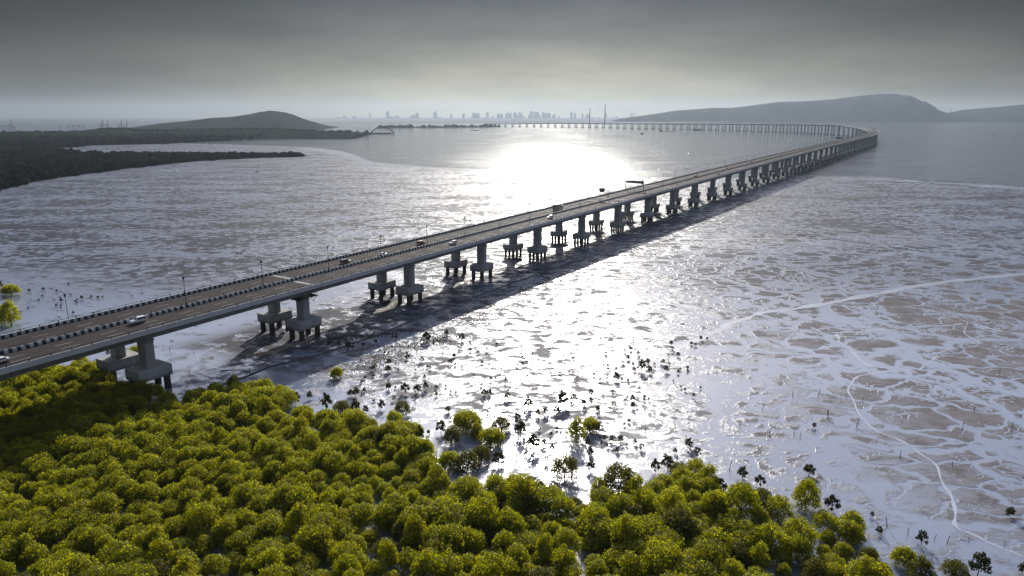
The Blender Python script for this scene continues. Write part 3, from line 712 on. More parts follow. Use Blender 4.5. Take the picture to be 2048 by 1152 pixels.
def place(protos_, k, p, sc, szv=1.0):
    o = protos_[k]
    if o.name in used: o = copy_tree(o)
    else: used.add(o.name)
    o.location = p; o.rotation_euler = (0, 0, rnd.uniform(0, 6.28)); o.scale = (sc * rnd.uniform(.9, 1.1), sc * rnd.uniform(.9, 1.1), sc * szv * rnd.uniform(.82, 1.22)); return o

forest_px = [(-420, 840), (-150, 880), (0, 905), (60, 893), (150, 868), (250, 842), (330, 818), (390, 806), (420, 792), (470, 778), (560, 792), (575, 830), (590, 875), (612, 880), (615, 850), (690, 852), (760, 862), (835, 875), (850, 900), (862, 950), (890, 985), (950, 995), (1060, 975), (1140, 1003), (1195, 1025), (1270, 1003), (1320, 985), (1350, 962), (1410, 968), (1430, 1005), (1500, 1050), (1560, 1085), (1600, 1050), (1690, 1050), (1740, 1080), (1765, 1120), (1800, 1170), (1810, 1300), (1900, 1500), (-1200, 1500), (-1200, 900)]
strip_px = [(-500, 860), (-500, 760), (0, 762), (90, 752), (185, 742), (215, 772), (335, 800), (300, 822), (180, 862), (60, 892), (-200, 900)]
def poly2(px): return [(at(min(max(x, -3000), 4000), y).x, at(x, y).y) for x, y in px]
FP, SP = poly2(forest_px), poly2(strip_px)
pts = []
SPC = 4.55
yy = 84.0; row = 0
while yy < 215:
    xx = -150.0 + (row % 2) * SPC / 2
    while xx < 90:
        x = xx + rnd.uniform(-1.5, 1.5); y = yy + rnd.uniform(-1.3, 1.3)
        if inside(FP, x, y) or inside(SP, x, y):
            px_, py_ = to_px((x, y, 3))
            if -60 < px_ < 2100 and py_ < 1235:
                sd = (Vector((x, y)) @ UN); sa = Vector((x, y)) @ UD
                ok = True
                for s_ in pier_s[:8]:
                    for sg in (-1, 1):
                        q = bp(s_, sg * ROW, 0)
                        if (q.x - x) ** 2 + (q.y - y) ** 2 < 6.8 ** 2: ok = False
                if ok: pts.append((x, y))
        xx += SPC
    yy += SPC * .866; row += 1
pts.sort(key=lambda p: p[0] ** 2 + p[1] ** 2 + CAM_H ** 2)
NI = 286
near_pts, far_pts = pts[:NI], pts[NI:]
print('forest trees', len(pts))
placed = []
for (x, y) in near_pts:
    big = .80 + .3 * mnoise.noise(Vector((x * .05, y * .05, 1))) + rnd.uniform(-.2, .2)
    o = place(protos + protos_d, rnd.choice([0, 1, 2, 3, 4, 5, 6, 0, 1, 2, 3, 4, 5, 6, 7, 8]) if True else 0, (x, y, 0), big); placed.append((o, x, y, big))
band = {}
for (o, x, y, big) in placed:
    px_, py_ = to_px((x, y, 5)); k = int((1240 - py_) // 46); band.setdefault(k, []).append((px_, o, big))
keys = sorted(band)
for bi, k in enumerate(keys):
    for i, (px_, o, big) in enumerate(sorted(band[k], key=lambda q: q[0])):
        size = 'large' if big > 1.12 else 'small' if big < .9 else 'medium'
        tag(o, f'{size} yellow-green mangrove in the thicket, {ordn(i)} from left in the {ordn(bi)} row up', 'mangrove tree', 'mangroves of the dense thicket')
# the rest of the thicket (smallest in view): one mass
def merged(name, plist, pro, lab):
    arrs = []; 
    for (x, y) in plist:
        me = pro[rnd.randrange(len(pro))].children[0].data; n = len(me.vertices); a = np.empty(n * 3, dtype=np.float32); me.vertices.foreach_get('co', a); a = a.reshape(-1, 3).copy()
        s_ = .80 + .3 * mnoise.noise(Vector((x * .05, y * .05, 1))) + rnd.uniform(-.12, .12); th = rnd.uniform(0, 6.28); c, s2 = math.cos(th), math.sin(th)
        a = np.stack([(a[:, 0] * c - a[:, 1] * s2) * s_ + x, (a[:, 0] * s2 + a[:, 1] * c) * s_ + y, a[:, 2] * s_], axis=1); arrs.append(a)
    A = np.concatenate(arrs); n = len(A) // 4; me = bpy.data.meshes.new(name); me.vertices.add(4 * n); me.vertices.foreach_set('co', A.reshape(-1).astype(np.float32)); me.loops.add(4 * n); me.loops.foreach_set('vertex_index', np.arange(4 * n, dtype=np.int32))
    me.polygons.add(n); me.polygons.foreach_set('loop_start', np.arange(0, 4 * n, 4, dtype=np.int32)); me.polygons.foreach_set('loop_total', np.full(n, 4, dtype=np.int32)); me.materials.append(M['leaf']); me.update(calc_edges=True)
    o = bpy.data.objects.new(name, me); COL.objects.link(o); tag(o, lab, kind='stuff'); return o
if far_pts: merged('mangrove_thicket', far_pts, protos, 'dark mangrove thicket in the shade under the bridge')

# free-standing bushes and saplings: (zoom origin, scale, [(x, y of centre, size)])
def zm(ox, oy, k, L_): return [(ox + x / k, oy + y / k, s_ / k) for x, y, s_ in L_]
BU = zm(560, 640, 3.2, [(440,170,45),(535,160,25),(310,160,25),(940,120,50),(815,240,30),(695,270,35),(695,320,35),(595,310,30),(600,355,20),(365,340,70),(910,255,30),(1090,270,30),(1115,230,20),(1122,285,18),(1295,270,20),(1520,290,18),(1555,250,25),(1350,380,25),(1385,155,15),(1215,160,22),(1500,130,12),(1065,90,30),(1165,120,40),(545,370,20),(540,450,25),(695,430,35),(805,445,50),(880,445,50),(935,430,35),(925,370,18),(1000,430,22),(1290,415,22),(1305,470,38),(1340,465,35),(1455,490,45),(450,470,40),(490,465,45),(190,490,35),(100,510,60),(600,515,20),(650,550,50),(730,505,25),(145,590,100),(300,540,75),(400,560,110),(485,570,60),(785,570,90),(735,640,80),(1075,575,35),(550,580,35),(885,740,80),(950,720,25),(830,770,70),(1030,700,60),(1195,640,140),(1260,710,95),(1420,660,110),(1590,540,60),(1810,520,70),(1770,580,45),(1700,590,35),(1650,600,30),(1880,500,45),(1945,540,30),(1990,470,35),(1845,590,20),(2035,580,30),(1660,700,25),(1735,730,25),(1830,720,25),(1540,710,75),(1520,640,40),(1625,800,80),(1690,790,35),(1740,830,35),(1830,820,20),(1510,880,25),(1570,860,25),(1620,900,20),(1705,900,35),(1400,890,85),(1900,720,110),(1985,670,85),(2040,690,60),(1985,830,35),(1990,940,60),(1820,940,150),(1350,740,120),(1100,750,110),(1200,890,150),(1090,880,140),(1290,850,110),(740,760,110),(620,760,130),(930,850,110)])
BU += zm(1100, 640, 3.2, [(500,240,30),(565,215,20),(720,270,30),(745,320,30),(585,305,50),(625,270,30),(640,325,30),(540,320,20),(820,225,25),(795,210,12),(775,150,25),(905,150,20),(930,160,20),(965,120,20),(1005,120,15),(880,325,15),(280,350,20),(365,375,20),(320,385,18),(425,370,40),(460,380,20),(500,390,18),(340,485,15),(405,480,15),(530,500,35),(480,515,22),(530,550,30),(410,540,30),(605,490,20),(215,530,25),(305,565,30),(505,645,25),(350,755,35),(400,765,45),(450,765,40),(430,835,30),(545,785,25),(585,815,35),(245,790,35),(265,850,35),(890,795,55),(940,855,45),(800,840,30),(675,950,60),(1230,985,65),(1345,1035,60),(1655,965,70),(1690,680,28),(750,920,85),(925,960,110),(820,960,110),(440,1040,190),(310,1100,110),(500,1110,90)])
BU += zm(1408, 792, 3.2, [(360,650,150),(470,715,150),(650,650,150),(820,695,90),(1120,865,45),(1390,920,70),(1275,1030,120),(1380,1110,150),(1750,1105,110),(1600,1120,140),(2035,1115,60),(1955,750,50),(1075,765,28),(90,590,90),(205,600,70)])
BU += zm(0, 470, 4.0, [(90,440,90),(0,410,50),(30,462,30),(90,660,130),(10,640,110),(235,445,25),(348,435,25),(340,490,18),(455,450,20),(550,395,18),(655,505,25),(730,495,18),(785,500,22),(822,498,15),(453,565,20),(490,585,15),(587,625,18),(478,660,12),(85,520,15),(435,518,10),(150,490,12),(1055,488,12),(1140,468,10),(1100,920,110),(865,945,30)])
rr_ = random.Random(77)
for (cx0, cy0) in [(700, 700), (780, 690), (860, 700), (900, 730), (960, 700), (1000, 760), (900, 790), (1060, 700), (1120, 720), (1200, 740), (1250, 720), (1300, 700), (1180, 800), (1260, 800), (1100, 840), (1020, 830), (940, 840), (1350, 790), (820, 740), (740, 760), (1060, 880), (1160, 870), (1230, 880), (1340, 740), (150, 610), (90, 600)]:
    for k in range(5): BU.append((cx0 + rr_.gauss(0, 28), cy0 + rr_.gauss(0, 13), rr_.uniform(3, 6.5)))
n_t = 0; iso = []
for (cx, cy, s_) in BU:
    p = at(cx, cy + s_ * .42); w = s_ / pxm(p)
    if p.z is None: continue
    if w > 3.3:
        sc = w / 5.7; pr = protos + protos_d; o = place(pr, rnd.choice([0, 1, 2, 3, 4, 5, 7, 8, 7]), (p.x, p.y, -.55 * sc), sc, 1.1); iso.append((cx, cy, o, w, True))
    else:
        sc = max(w, .6) / 1.7; o = place(saps, rnd.randrange(5), (p.x, p.y, 0), sc, min(1.5, 1.25)); iso.append((cx, cy, o, w, False))
def namegrid(lst, catf, grp, lab, step):
    bands = {}
    for q in lst: bands.setdefault(int(q[1] // step), []).append(q)
    for bi, k in enumerate(sorted(bands)):
        for i, q in enumerate(sorted(bands[k], key=lambda t: t[0])): tag(q[2], lab(q, ordn(i), ordn(bi)), catf, grp)
namegrid([q for q in iso if q[4]], 'mangrove tree', 'free-standing mangroves on the mud', lambda q, i, b_: f"{'broad' if q[3] > 6 else 'compact'} mangrove standing free on the wet mud, {i} from left in {b_} row down", 70)
namegrid([q for q in iso if not q[4]], 'sapling', 'mangrove saplings on the mud', lambda q, i, b_: f"{'tiny' if q[3] < 1.4 else 'small'} mangrove sapling on bare mud, {i} from left in {b_} row down", 40)
# bare shoots standing in the mud
sp_ = MB(); sp_.tube((0, 0, -.2), (.05, 0, 1.5), .07, .045, 5); sp_.tube((.02, 0, .9), (.3, .1, 1.35), .03, .02, 4)
sh = sp_.build('bare_stem', M['bark']); shoots = [(1433,926),(1459,936),(1774,1050),(1815,1064),(1868,1075),(1894,1083),(1937,1080),(1863,1115),(2009,1090),(1631,973),(1588,867),(1600,872),(1655,825),(1656,835),(1713,850),(1725,800),(1752,882),(1800,912),(1925,855),(1948,820),(2024,852),(1682,800),(1692,795),(1640,780),(1636,790),(1585,790),(1525,815),(1350,850),(1368,858),(1310,925),(1296,925),(1290,865),(1230,800),(1180,720),(1170,650),(740,730),(752,735),(790,745),(828,730),(892,740),(870,770),(880,785),(722,790),(640,800),(668,770),(930,790),(955,800),(970,760),(1010,760),(1002,820),(1190,790),(1210,820),(1340,700),(1372,880),(600,820),(380,745),(475,720),(500,745),(388,705),(340,700),(28,508),(210,500),(380,560),(410,600),(260,590),(62,600),(1905,930),(1998,745),(1870,760),(1540,870),(1480,850),(1270,770),(830,800),(1145,860),(1050,830)]
for i, (x, y) in enumerate(sorted(shoots, key=lambda q: q[0])):
    o = sh if i == 0 else sh.copy()
    if i: COL.objects.link(o)
    p = at(x, y + 4); o.location = (p.x, p.y, 0); k = rnd.uniform(.7, 1.5); o.scale = (k, k, k * rnd.uniform(.8, 1.3)); o.rotation_euler = (rnd.uniform(-.15, .15), rnd.uniform(-.15, .15), rnd.uniform(0, 6.28))
    tag(o, f'thin bare stem poking from the mud, {ordn(i)} from the left', 'bare stem', 'bare stems standing in the mud')
# driftwood and debris line at the edge of the bridge shade: brushwood mats
M['brush'] = leafmat('brushwood', (.04, .035, .022), (.075, .062, .04), (.06, .05, .03))
def brush(name, px, n, spread, label, size=.3):
    line = smooth_line([at(*p).to_2d() for p in px], 6); r = np.random.RandomState(int(px[0][0])); b = MB()
    for k in range(n):
        f = r.rand() * (len(line) - 1); i = int(f); p = line[i].lerp(line[min(i + 1, len(line) - 1)], f - i); cl_ = mnoise.noise(Vector((p.x * .12, p.y * .12, 5)))
        if cl_ < -.05: continue
        q = Vector((p.x + r.normal() * spread, p.y + r.normal() * spread * .8, 0)); a = r.rand() * 6.28; l_ = size * (1 + 3 * r.rand() ** 2)
        e = Vector((math.cos(a) * l_, math.sin(a) * l_, .1 + .5 * r.rand() * size * 2)); w = Vector((-math.sin(a), math.cos(a), 0)) * .07 * (1 + 2 * r.rand())
        b.add([q - w, q + w, q + e + w * .6, q + e - w * .6], [(0, 1, 2, 3)])
    tag(b.build(name, M['brush']), label, kind='stuff')
brush('brushwood', [(590, 775), (700, 745), (830, 690), (900, 672), (960, 625), (1010, 605)], 3000, 4.5, 'dark brushwood and seedlings strewn along the edge of the bridge shade')
brush('brushwood', [(1070, 575), (1140, 545), (1200, 520), (1290, 492), (1340, 480)], 1500, 3.5, 'sparse dark brushwood on the glaring mud past the bridge shade', .4)
brush('brushwood', [(660, 680), (740, 672), (860, 655)], 900, 2.5, 'dark seedlings under the first free bridge spans')
# net fences
def netfence(px, label, step=6.0):
    line = smooth_line([at(*p).to_2d() for p in px], 10); root = empty('net_fence', (line[0].x, line[0].y, 0)); st = MB(); nt = MB(); o0 = Vector((line[0].x, line[0].y, 0)); prev = None
    for p in line:
        q = Vector((p.x, p.y, 0)) - o0; st.tube(q, q + Vector((rnd.uniform(-.2, .2), 0, 1.5)), .07, n=4)
        if prev is not None and rnd.random() < .6: nt.add([prev, q, q + Vector((0, 0, .22)), prev + Vector((0, 0, .22))], [(0, 1, 2, 3)])
        prev = q
    st.build('stake', M['ridge'], root)['kind'] = 'stuff'; nt.build('net', M['ridge'], root); tag(root, label, 'net fence', 'fishing net fences on the flats')
netfence([(690, 390), (760, 384), (840, 378), (912, 373)], 'long line of stakes and net on the flat left of the glare')
netfence([(512, 361), (545, 354), (576, 347)], 'short line of stakes and net on the left flat')
netfence([(1500, 462), (1620, 473), (1740, 488), (1860, 505), (1990, 521)], 'line of stakes and net crossing the right flat')

# ------------------------------------------------------------------ far land
M['woodland'] = weathered('woodland_canopy', (.012, .017, .013), (.028, .032, .02), .02, .9, False, 0)
M['hill'] = weathered('hill_scrub', (.022, .03, .028), (.045, .05, .04), .006, .95, False, 0)
M['land'] = weathered('far_land', (.028, .030, .024), (.02, .022, .018), .01, .95, False, 0)
ICO = None
def ico():
    global ICO
    if ICO is None:
        import bmesh
        bm = bmesh.new(); bmesh.ops.create_icosphere(bm, subdivisions=2, radius=1); ICO = (np.array([v.co[:] for v in bm.verts]), [tuple(v.index for v in f.verts) for f in bm.faces]); bm.free()
    return ICO
def lumps(name, poly, n, rmin, rmax, label, hz=lambda x, y: 0.0, seed=1, m='woodland', near_bias=0, flat=1.0, poly_world=False):
    P_ = poly if poly_world else poly2(poly); xs = [p[0] for p in P_]; ys = [p[1] for p in P_]; r = np.random.RandomState(seed); V, Fc = ico(); out = []; fo = []; k = 0; tries = 0
    while k < n and tries < n * 40:
        tries += 1
        t_ = r.rand()
        x = min(xs) + r.rand() * (max(xs) - min(xs)); y = min(ys) + (t_ ** (1 + near_bias)) * (max(ys) - min(ys))
        if not inside(P_, x, y): continue
        q = rmin + (rmax - rmin) * r.rand() ** 2; bum = 1 + .28 * np.sin(V[:, 0] * 6 + k) * np.sin(V[:, 1] * 7 + k * 2) * np.cos(V[:, 2] * 5) + r.normal(size=len(V)) * .08
        A = V * bum[:, None] * q * np.array([1, 1, flat * (.8 + .5 * r.rand())]) + np.array([x, y, hz(x, y) + q * .55 * flat]); out.append(A); fo += [tuple(i + k * len(V) for i in f) for f in Fc]; k += 1
    b = MB(); b.add([tuple(p) for p in np.concatenate(out)], fo); return tag(b.build(name, M[m]), label, kind='stuff')
spit = [(-500, 300), (0, 290), (110, 299), (150, 306), (300, 312), (520, 311), (606, 310.5), (614, 312), (600, 314), (520, 316), (400, 322), (250, 338), (130, 354), (60, 366), (0, 381), (-300, 450), (-500, 500)]
spit_w = poly2(spit)
tag(poly_sheet('spit', spit_w, M['land'], .08), 'low dark mud spit reaching out from the left', kind='structure')
lumps('mangrove_forest', spit, 5200, 3.0, 6.2, 'dark mangrove forest covering the low spit on the left', seed=3, near_bias=1.2)
lumps('mangrove_forest', [(250, 308), (420, 310), (604, 311), (610, 313), (520, 314.5), (400, 320), (250, 334)], 2600, 2.2, 4.6, 'dark mangroves on the narrow tip of the spit', seed=4)
# thin tongue ahead of the spit
ribbon('sand_bar', [(600, 311.5), (640, 310), (672, 311)], 12, 3, M['land'], .085, 'thin dark sand bar off the tip of the spit', h=.3, kind='structure')
def terrain(name, prof, D0, D1, base_y, m, label, rough=1.0, nx=160, ny=14, back=1.6, tree=0):
    """ridge whose skyline matches prof (pixel x, pixel y) at forward distance D0..D1"""
    xs = [p[0] for p in prof]; ys = [p[1] for p in prof]; v = []; Dm = (D0 + D1) / 2
    for j in range(ny + 1):
        f = j / ny
        for i in range(nx + 1):
            px_ = xs[0] + (xs[-1] - xs[0]) * i / nx; top = float(np.interp(px_, xs, ys)); pm = pos_at_dist(px_, top, Dm); X = pm.x * (1 + (f - .5) * .12); Y = D0 + (D1 - D0) * f
            env = math.sin(math.pi * min(1, f * 1.0)) ** .8 if 0 < f < 1 else 0.0
            fld = 1 + .34 * rough * mnoise.fractal(Vector((X * .0035, Y * .0035, 2)), 1, 2, 5) * (1 if f != .5 else .25)
            hgt = max(0, pm.z) * env * (fld if abs(f - .5) > .01 else 1) + (1.2 * rough * mnoise.noise(Vector((X * .05, Y * .05, 7))) if env > 0 else 0)
            if abs(f - .5) > .01: hgt = min(hgt, max(0, pm.z) * (.97 if abs(f - .5) > .06 else .99))
            v.append((X, Y, max(-.5, hgt) if env > 0 else -.5))
    n1 = nx + 1; fs = [(j * n1 + i, j * n1 + i + 1, (j + 1) * n1 + i + 1, (j + 1) * n1 + i) for j in range(ny) for i in range(nx)]
    b = MB(); b.add(v, fs); o = b.build(name, m, None, True); tag(o, label, kind='structure'); return v
hill_l = [(250, 262), (290, 253), (310, 249), (350, 244.5), (390, 241), (420, 236.5), (460, 234.5), (490, 231), (505, 227.5), (520, 224.5), (540, 221.5), (560, 223.5), (580, 229), (600, 236), (620, 243), (640, 250), (660, 257), (690, 264)]
terrain('hill', hill_l, 3700, 4900, 262, M['hill'], 'rounded wooded hill rising behind the left shore', 1.0)
ridge_v = [(x, y) for x, y in hill_l]
def treeline(name, prof, D, n, r0, r1, label, seed=5, m='woodland', drop=.4):
    """tree crowns along a skyline"""
    V, Fc = ico(); r = np.random.RandomState(seed); xs = [p[0] for p in prof]; ys = [p[1] for p in prof]; out = []; fo = []
    for k in range(n):
        px_ = xs[0] + r.rand() * (xs[-1] - xs[0]); p = pos_at_dist(px_, float(np.interp(px_, xs, ys)), D + r.normal() * 25); q = r0 + (r1 - r0) * r.rand() ** 2
        bum = 1 + .25 * np.sin(V[:, 0] * 6 + k) * np.sin(V[:, 1] * 7 + k); out.append(V * bum[:, None] * q + np.array([p.x, p.y, p.z - q * drop])); fo += [tuple(i + k * len(V) for i in f) for f in Fc]
    b = MB(); b.add([tuple(p) for p in np.concatenate(out)], fo); return tag(b.build(name, M[m]), label, kind='stuff')
treeline('hilltop_trees', hill_l[1:-2], 4300, 420, 5, 9, 'tree cover along the crest of the left hill', 5, drop=.9)
back = [(-500, 268), (0, 266), (110, 266), (180, 262), (200, 258), (260, 257.5), (285, 262), (300, 260.5), (400, 259.5), (480, 257.5), (560, 258), (600, 261), (650, 263), (690, 265), (715, 267), (728, 268.2)]
terrain('headland', back, 2350, 3150, 270, M['woodland'], 'low dark headland behind the bay on the left', .6)
treeline('headland_trees', back[:-2], 2760, 900, 5, 10, 'dark tree line along the low headland', 8, drop=.5)
lf = [(-500, 300), (0, 297), (110, 296), (155, 295), (175, 291.5), (230, 289.5), (325, 288), (425, 283), (560, 276), (640, 272), (700, 270.5), (738, 269.4), (700, 267), (500, 266), (0, 268), (-500, 270)]
tag(poly_sheet('shore', poly2(lf), M['land'], .10), 'dark shore at the foot of the headland', kind='structure')
lumps('shore_woodland', lf, 5200, 5, 11, 'dark woodland covering the far left shore', seed=11, near_bias=.6)
hr = [(1200, 250), (1224, 242.5), (1249, 236), (1299, 229.5), (1349, 221.5), (1424, 215.8), (1461, 216), (1499, 211.5), (1536, 206.5), (1561, 203.5), (1611, 202.5), (1661, 199), (1711, 192.5), (1740, 189.5), (1761, 187.5), (1798, 188), (1818, 194), (1836, 204), (1853, 214), (1868, 220), (1893, 226), (1915, 231), (1950, 238)]
terrain('island_hill', hr, 8300, 10300, 243, M['hill'], 'long hazy island hill with a rounded summit behind the bridge', 1.4, 200)
hr2 = [(1800, 238), (1850, 230), (1893, 225.5), (1923, 221), (1961, 217), (2011, 212.5), (2048, 208.5), (2120, 202), (2250, 200)]
terrain('island_hill', hr2, 8900, 11000, 243, M['hill'], 'second hazy hill beyond the saddle at the right edge', 1.4, 120)
for i, (x, y) in enumerate([(1860, 218), (1901, 223)]):
    p = pos_at_dist(x, y, 9300); root = empty('hill_tree', p); tag(root, ['lone tree on the slope below the summit', 'lone tree in the saddle between the two hills'][i], 'tree')
    q = MB(); q.tube((0, 0, -6), (0, 0, 12), 1.6, 1.0, 5); q.build('trunk', M['bark'], root); V, Fc = ico(); q = MB(); q.add([tuple(a * np.array([11, 11, 8]) + np.array([0, 0, 17])) for a in V * (1 + .2 * np.sin(V[:, :1] * 7))], Fc); q.build('crown', M['woodland'], root)
# low shoreline in front of the city
sl = [(755, 256.4), (800, 256.2), (860, 255.8), (930, 255.2), (1000, 254.6), (1010, 253.4), (930, 253.6), (860, 254.0), (755, 254.6)]
tag(poly_sheet('far_shore', poly2(sl), M['land'], .12), 'thin dark shoreline before the city', kind='structure')
lumps('far_shore_trees', [(755, 256.2), (1000, 254.5), (1000, 254.0), (755, 255.4)], 170, 5, 13, 'scattered low trees on the thin far shoreline', seed=21)
p = at(840, 256.0); q = MB(); q.tube((0, 0, 0), (0, 0, 12), 3.0, 2.0, 8); q.box((0, 0, 13.5), (5, 5, 3)); o = q.build('beacon', M['darksteel']); o.location = (p.x, p.y, 0); tag(o, 'small dark beacon standing off the thin shoreline', 'beacon')

# ------------------------------------------------------------------ city skyline
M['city'] = weathered('city_tower', (.34, .34, .34), (.24, .245, .25), .01, .8, False, 0)
CT = [(662,4,241),(676,6,234),(688,5,231),(700,4,240),(709,8,233),(722,6,236),(740,3,226),(748,6,240),(757,5,241),(775,7,223),(783,10,234),(794,10,232),(811,12,237),(826,8,230),(834,7,226),(840,4,236),(852,5,241),(870,8,223),(876,12,235),(887,6,240),(902,4,228),(910,8,240),(927,5,227),(936,5,240),(952,16,226),(964,5,238),(975,6,224),(986,5,232),(1000,14,227),(1013,6,226),(1020,8,225),(1030,8,225),(1041,9,224.5),(1052,8,236),(1063,8,222.5),(1073,12,223.5),(1088,10,225),(1097,10,226),(1108,7,229),(1118,3,232),(1130,5,240),(1143,6,224),(1150,5,226),(1158,6,239),(1165,4,227),(1176,9,228),(1186,7,235),(1197,9,235),(1212,4,226),(1225,4,234),(1233,4,232),(1243,5,238),(667,4,239),(682,3,237),(694,5,239),(715,4,238),(731,5,240),(765,4,237),(803,5,236),(819,4,234),(846,5,239),(862,4,238),(882,4,234),(894,5,238),(920,4,237),(943,4,234),(968,4,235),(993,4,236),(1035,4,230),(1047,4,232),(1058,4,230),(1080,4,231),(1114,4,236),(1125,4,238),(1136,5,237),(1170,3,234),(1181,4,236),(1203,4,237),(1219,4,238),(1238,3,239),(1250,4,240),(1257,4,240),(1262,3,226),(1267,3,226)]
Dc = 17500
for i, (x, w, y) in enumerate(CT):
    p = pos_at_dist(x, y, Dc + rnd.uniform(-500, 500)); w_ = w * p.y * cp / F * .9; h_ = p.z
    root = empty('tower_block', (p.x, p.y, 0)); tag(root, f'pale hazy tower block, {ordn(i)} from the left in the city skyline', 'tower block', 'tower blocks of the city skyline')
    b = MB()
    if w >= 8 and i % 2 == 0:
        b.box((-w_ * .27, 0, h_ / 2), (w_ * .44, w_ * .7, h_)); b.box((w_ * .27, 0, h_ * .46), (w_ * .44, w_ * .7, h_ * .92)); b.box((0, 0, h_ * .3), (w_ * .98, w_ * .5, h_ * .6))
    else:
        b.box((0, 0, h_ * .45), (w_, w_ * .8, h_ * .9)); b.box((0, 0, h_ * .95), (w_ * .6, w_ * .5, h_ * .1 - .01))
    b.build('tower', M['city'], root)
    b = MB(); b.box((w_ * .1, 0, h_ + 3), (w_ * .25, w_ * .25, 6)); b.build('roof_tank', M['city'], root)
# low city fabric
xsb = np.linspace(640, 1290, 170); q = MB()
for x in xsb:
    p = pos_at_dist(float(x), 243.5 - rnd.random() * 4.0, Dc - 700); h_ = max(8, p.z); q.box((p.x, p.y + rnd.uniform(-100, 100), h_ / 2), (rnd.uniform(20, 42), 30, h_))
tag(q.build('low_buildings', M['city']), 'band of low hazy buildings along the city waterfront', kind='stuff')
q = MB(); q.add([(-2450, 7000, 1.5), (1150, 7000, 1.5), (3800, 9200, 1.5), (5600, 19500, 1.5), (-8200, 19500, 1.5)], [(0, 1, 2, 3, 4)])  # pale sheet reaching out over the sea; its colour stands in for haze
tag(q.build('city_haze_sheet', M['city']), 'flat pale land under the city, reaching out to stand in for haze over water', kind='structure')
for i, (x, y, D_, r_) in enumerate([(1180, 215.5, 6500, 4.6), (1210.5, 208, 6500, 5.6)]):
    p = pos_at_dist(x, y, D_); q = MB(); q.tube((0, 0, 0), (0, 0, p.z), r_, r_ * .55, 12)
    root = empty('chimney', (p.x, p.y, 0)); tag(root, ['slim tall chimney, the shorter of the pair in the city skyline', 'taller of the two slim chimneys in the city skyline'][i], 'chimney', 'power station chimneys')
    q.build('shaft', M['darksteel'], root); q = MB()
    for k in (.4, .7, .95): q.tube((0, 0, p.z * k), (0, 0, p.z * k + 3), r_ * (1.15 - .4 * k) + 1.2, n=12)
    q.build('gallery', M['darksteel'], root)

# ------------------------------------------------------------------ port cranes
def quay_crane(up=False):
    root = empty('quay_crane'); f = MB(); H_ = 34
    for x in (-11, 11):
        for y in (-9, 9): f.box((x, y, H_ / 2), (2.0, 2.0, H_))
        f.box((x, 0, 14), (1.8, 18, 1.8)); f.box((x, 0, H_), (2, 20, 2))
    for y in (-9, 9): f.box((0, y, H_), (24, 2, 2)); f.box((0, y, 14), (22, 1.6, 1.6))
    for y in (-9, 9): f.tube((-11, y, 14), (11, y, H_), .8, n=4)
    f.tube((11, -4, H_), (4, 0, H_ + 20), 1.0, n=5); f.tube((11, 4, H_), (4, 0, H_ + 20), 1.0, n=5); f.tube((-11, 0, H_), (4, 0, H_ + 20), .9, n=5)
    f.build('portal', M['darksteel'], root)
    b = MB()
    if up: b.box((12, 0, H_ + 27), (3, 6, 54)); b.tube((4, 0, H_ + 20), (12, 0, H_ + 48), .6, n=4)
    else: b.box((38, 0, H_ + 1.5), (54, 5, 2.6)); b.tube((4, 0, H_ + 20), (34, 0, H_ + 2), .6, n=4); b.tube((4, 0, H_ + 20), (58, 0, H_ + 2), .6, n=4)
    b.build('boom', M['darksteel'], root); b = MB(); b.box((-22, 0, H_ + 1.5), (22, 5, 2.6)); b.box((-16, 0, H_ + 5), (9, 6, 5)); b.build('machinery_house', M['darksteel'], root)
    return root
qc = {}
CR = [(3, 262, 250, 0, 4300), (12, 262, 251, 0, 4300), (19, 262, 240, 1, 4300), (28, 262, 251, 0, 4300), (120, 266, 250, 0, 4500), (137, 265, 250, 0, 4500), (146, 265, 249, 0, 4500), (156, 265, 249, 0, 4500), (166, 265, 250, 0, 4500), (202, 259, 239, 1, 4200), (213, 259, 240, 1, 4200), (240, 259, 240, 1, 4200), (251, 259, 241, 1, 4200)]
for i, (x, yb, yt, up, D_) in enumerate(CR):
    if up not in qc: qc[up] = o = quay_crane(bool(up))
    else: o = copy_tree(qc[up])
    hh = 88 if up else 54; tp = pos_at_dist(x, yt, D_); k = tp.z / hh if tp.z > 5 else .5
    k = max(.35, k); o.location = (tp.x, tp.y, 0); o.scale = (k, k, k); o.rotation_euler = (0, 0, 0)
    tag(o, f"{'tall quay crane with raised boom' if up else 'quay crane with lowered boom'} on the port horizon, {ordn(i)} from the left", 'quay crane', 'quay cranes of the port')
lc = {}
def jib_crane():
    root = empty('jib_crane'); q = MB(); q.box((0, 0, 3), (8, 6, 6)); q.build('body', M['darksteel'], root); q = MB(); q.tube((2, 0, 5), (18, 0, 42), .9, .5, 4); q.tube((-3, 0, 6), (-6, 0, 18), .5, n=4); q.tube((-6, 0, 18), (18, 0, 42), .25, n=4); q.build('jib', M['darksteel'], root); return root
JC = [(693, 258, 3050, 1), (716, 251, 3050, -1), (722, 258, 3050, -1), (728, 256, 3050, 1), (733, 249.5, 3050, 1)]
for i, (x, y, D_, dr) in enumerate(JC):
    if not lc: lc[0] = o = jib_crane()
    else: o = copy_tree(lc[0])
    tp = pos_at_dist(x, y, D_); k = max(.4, (tp.z - 4) / 42); o.location = (tp.x, tp.y, 3); o.scale = (k * dr, k, k); tag(o, f'slanting construction crane beside the arch, {ordn(i)} from the left', 'crane', 'construction cranes at the headland tip')
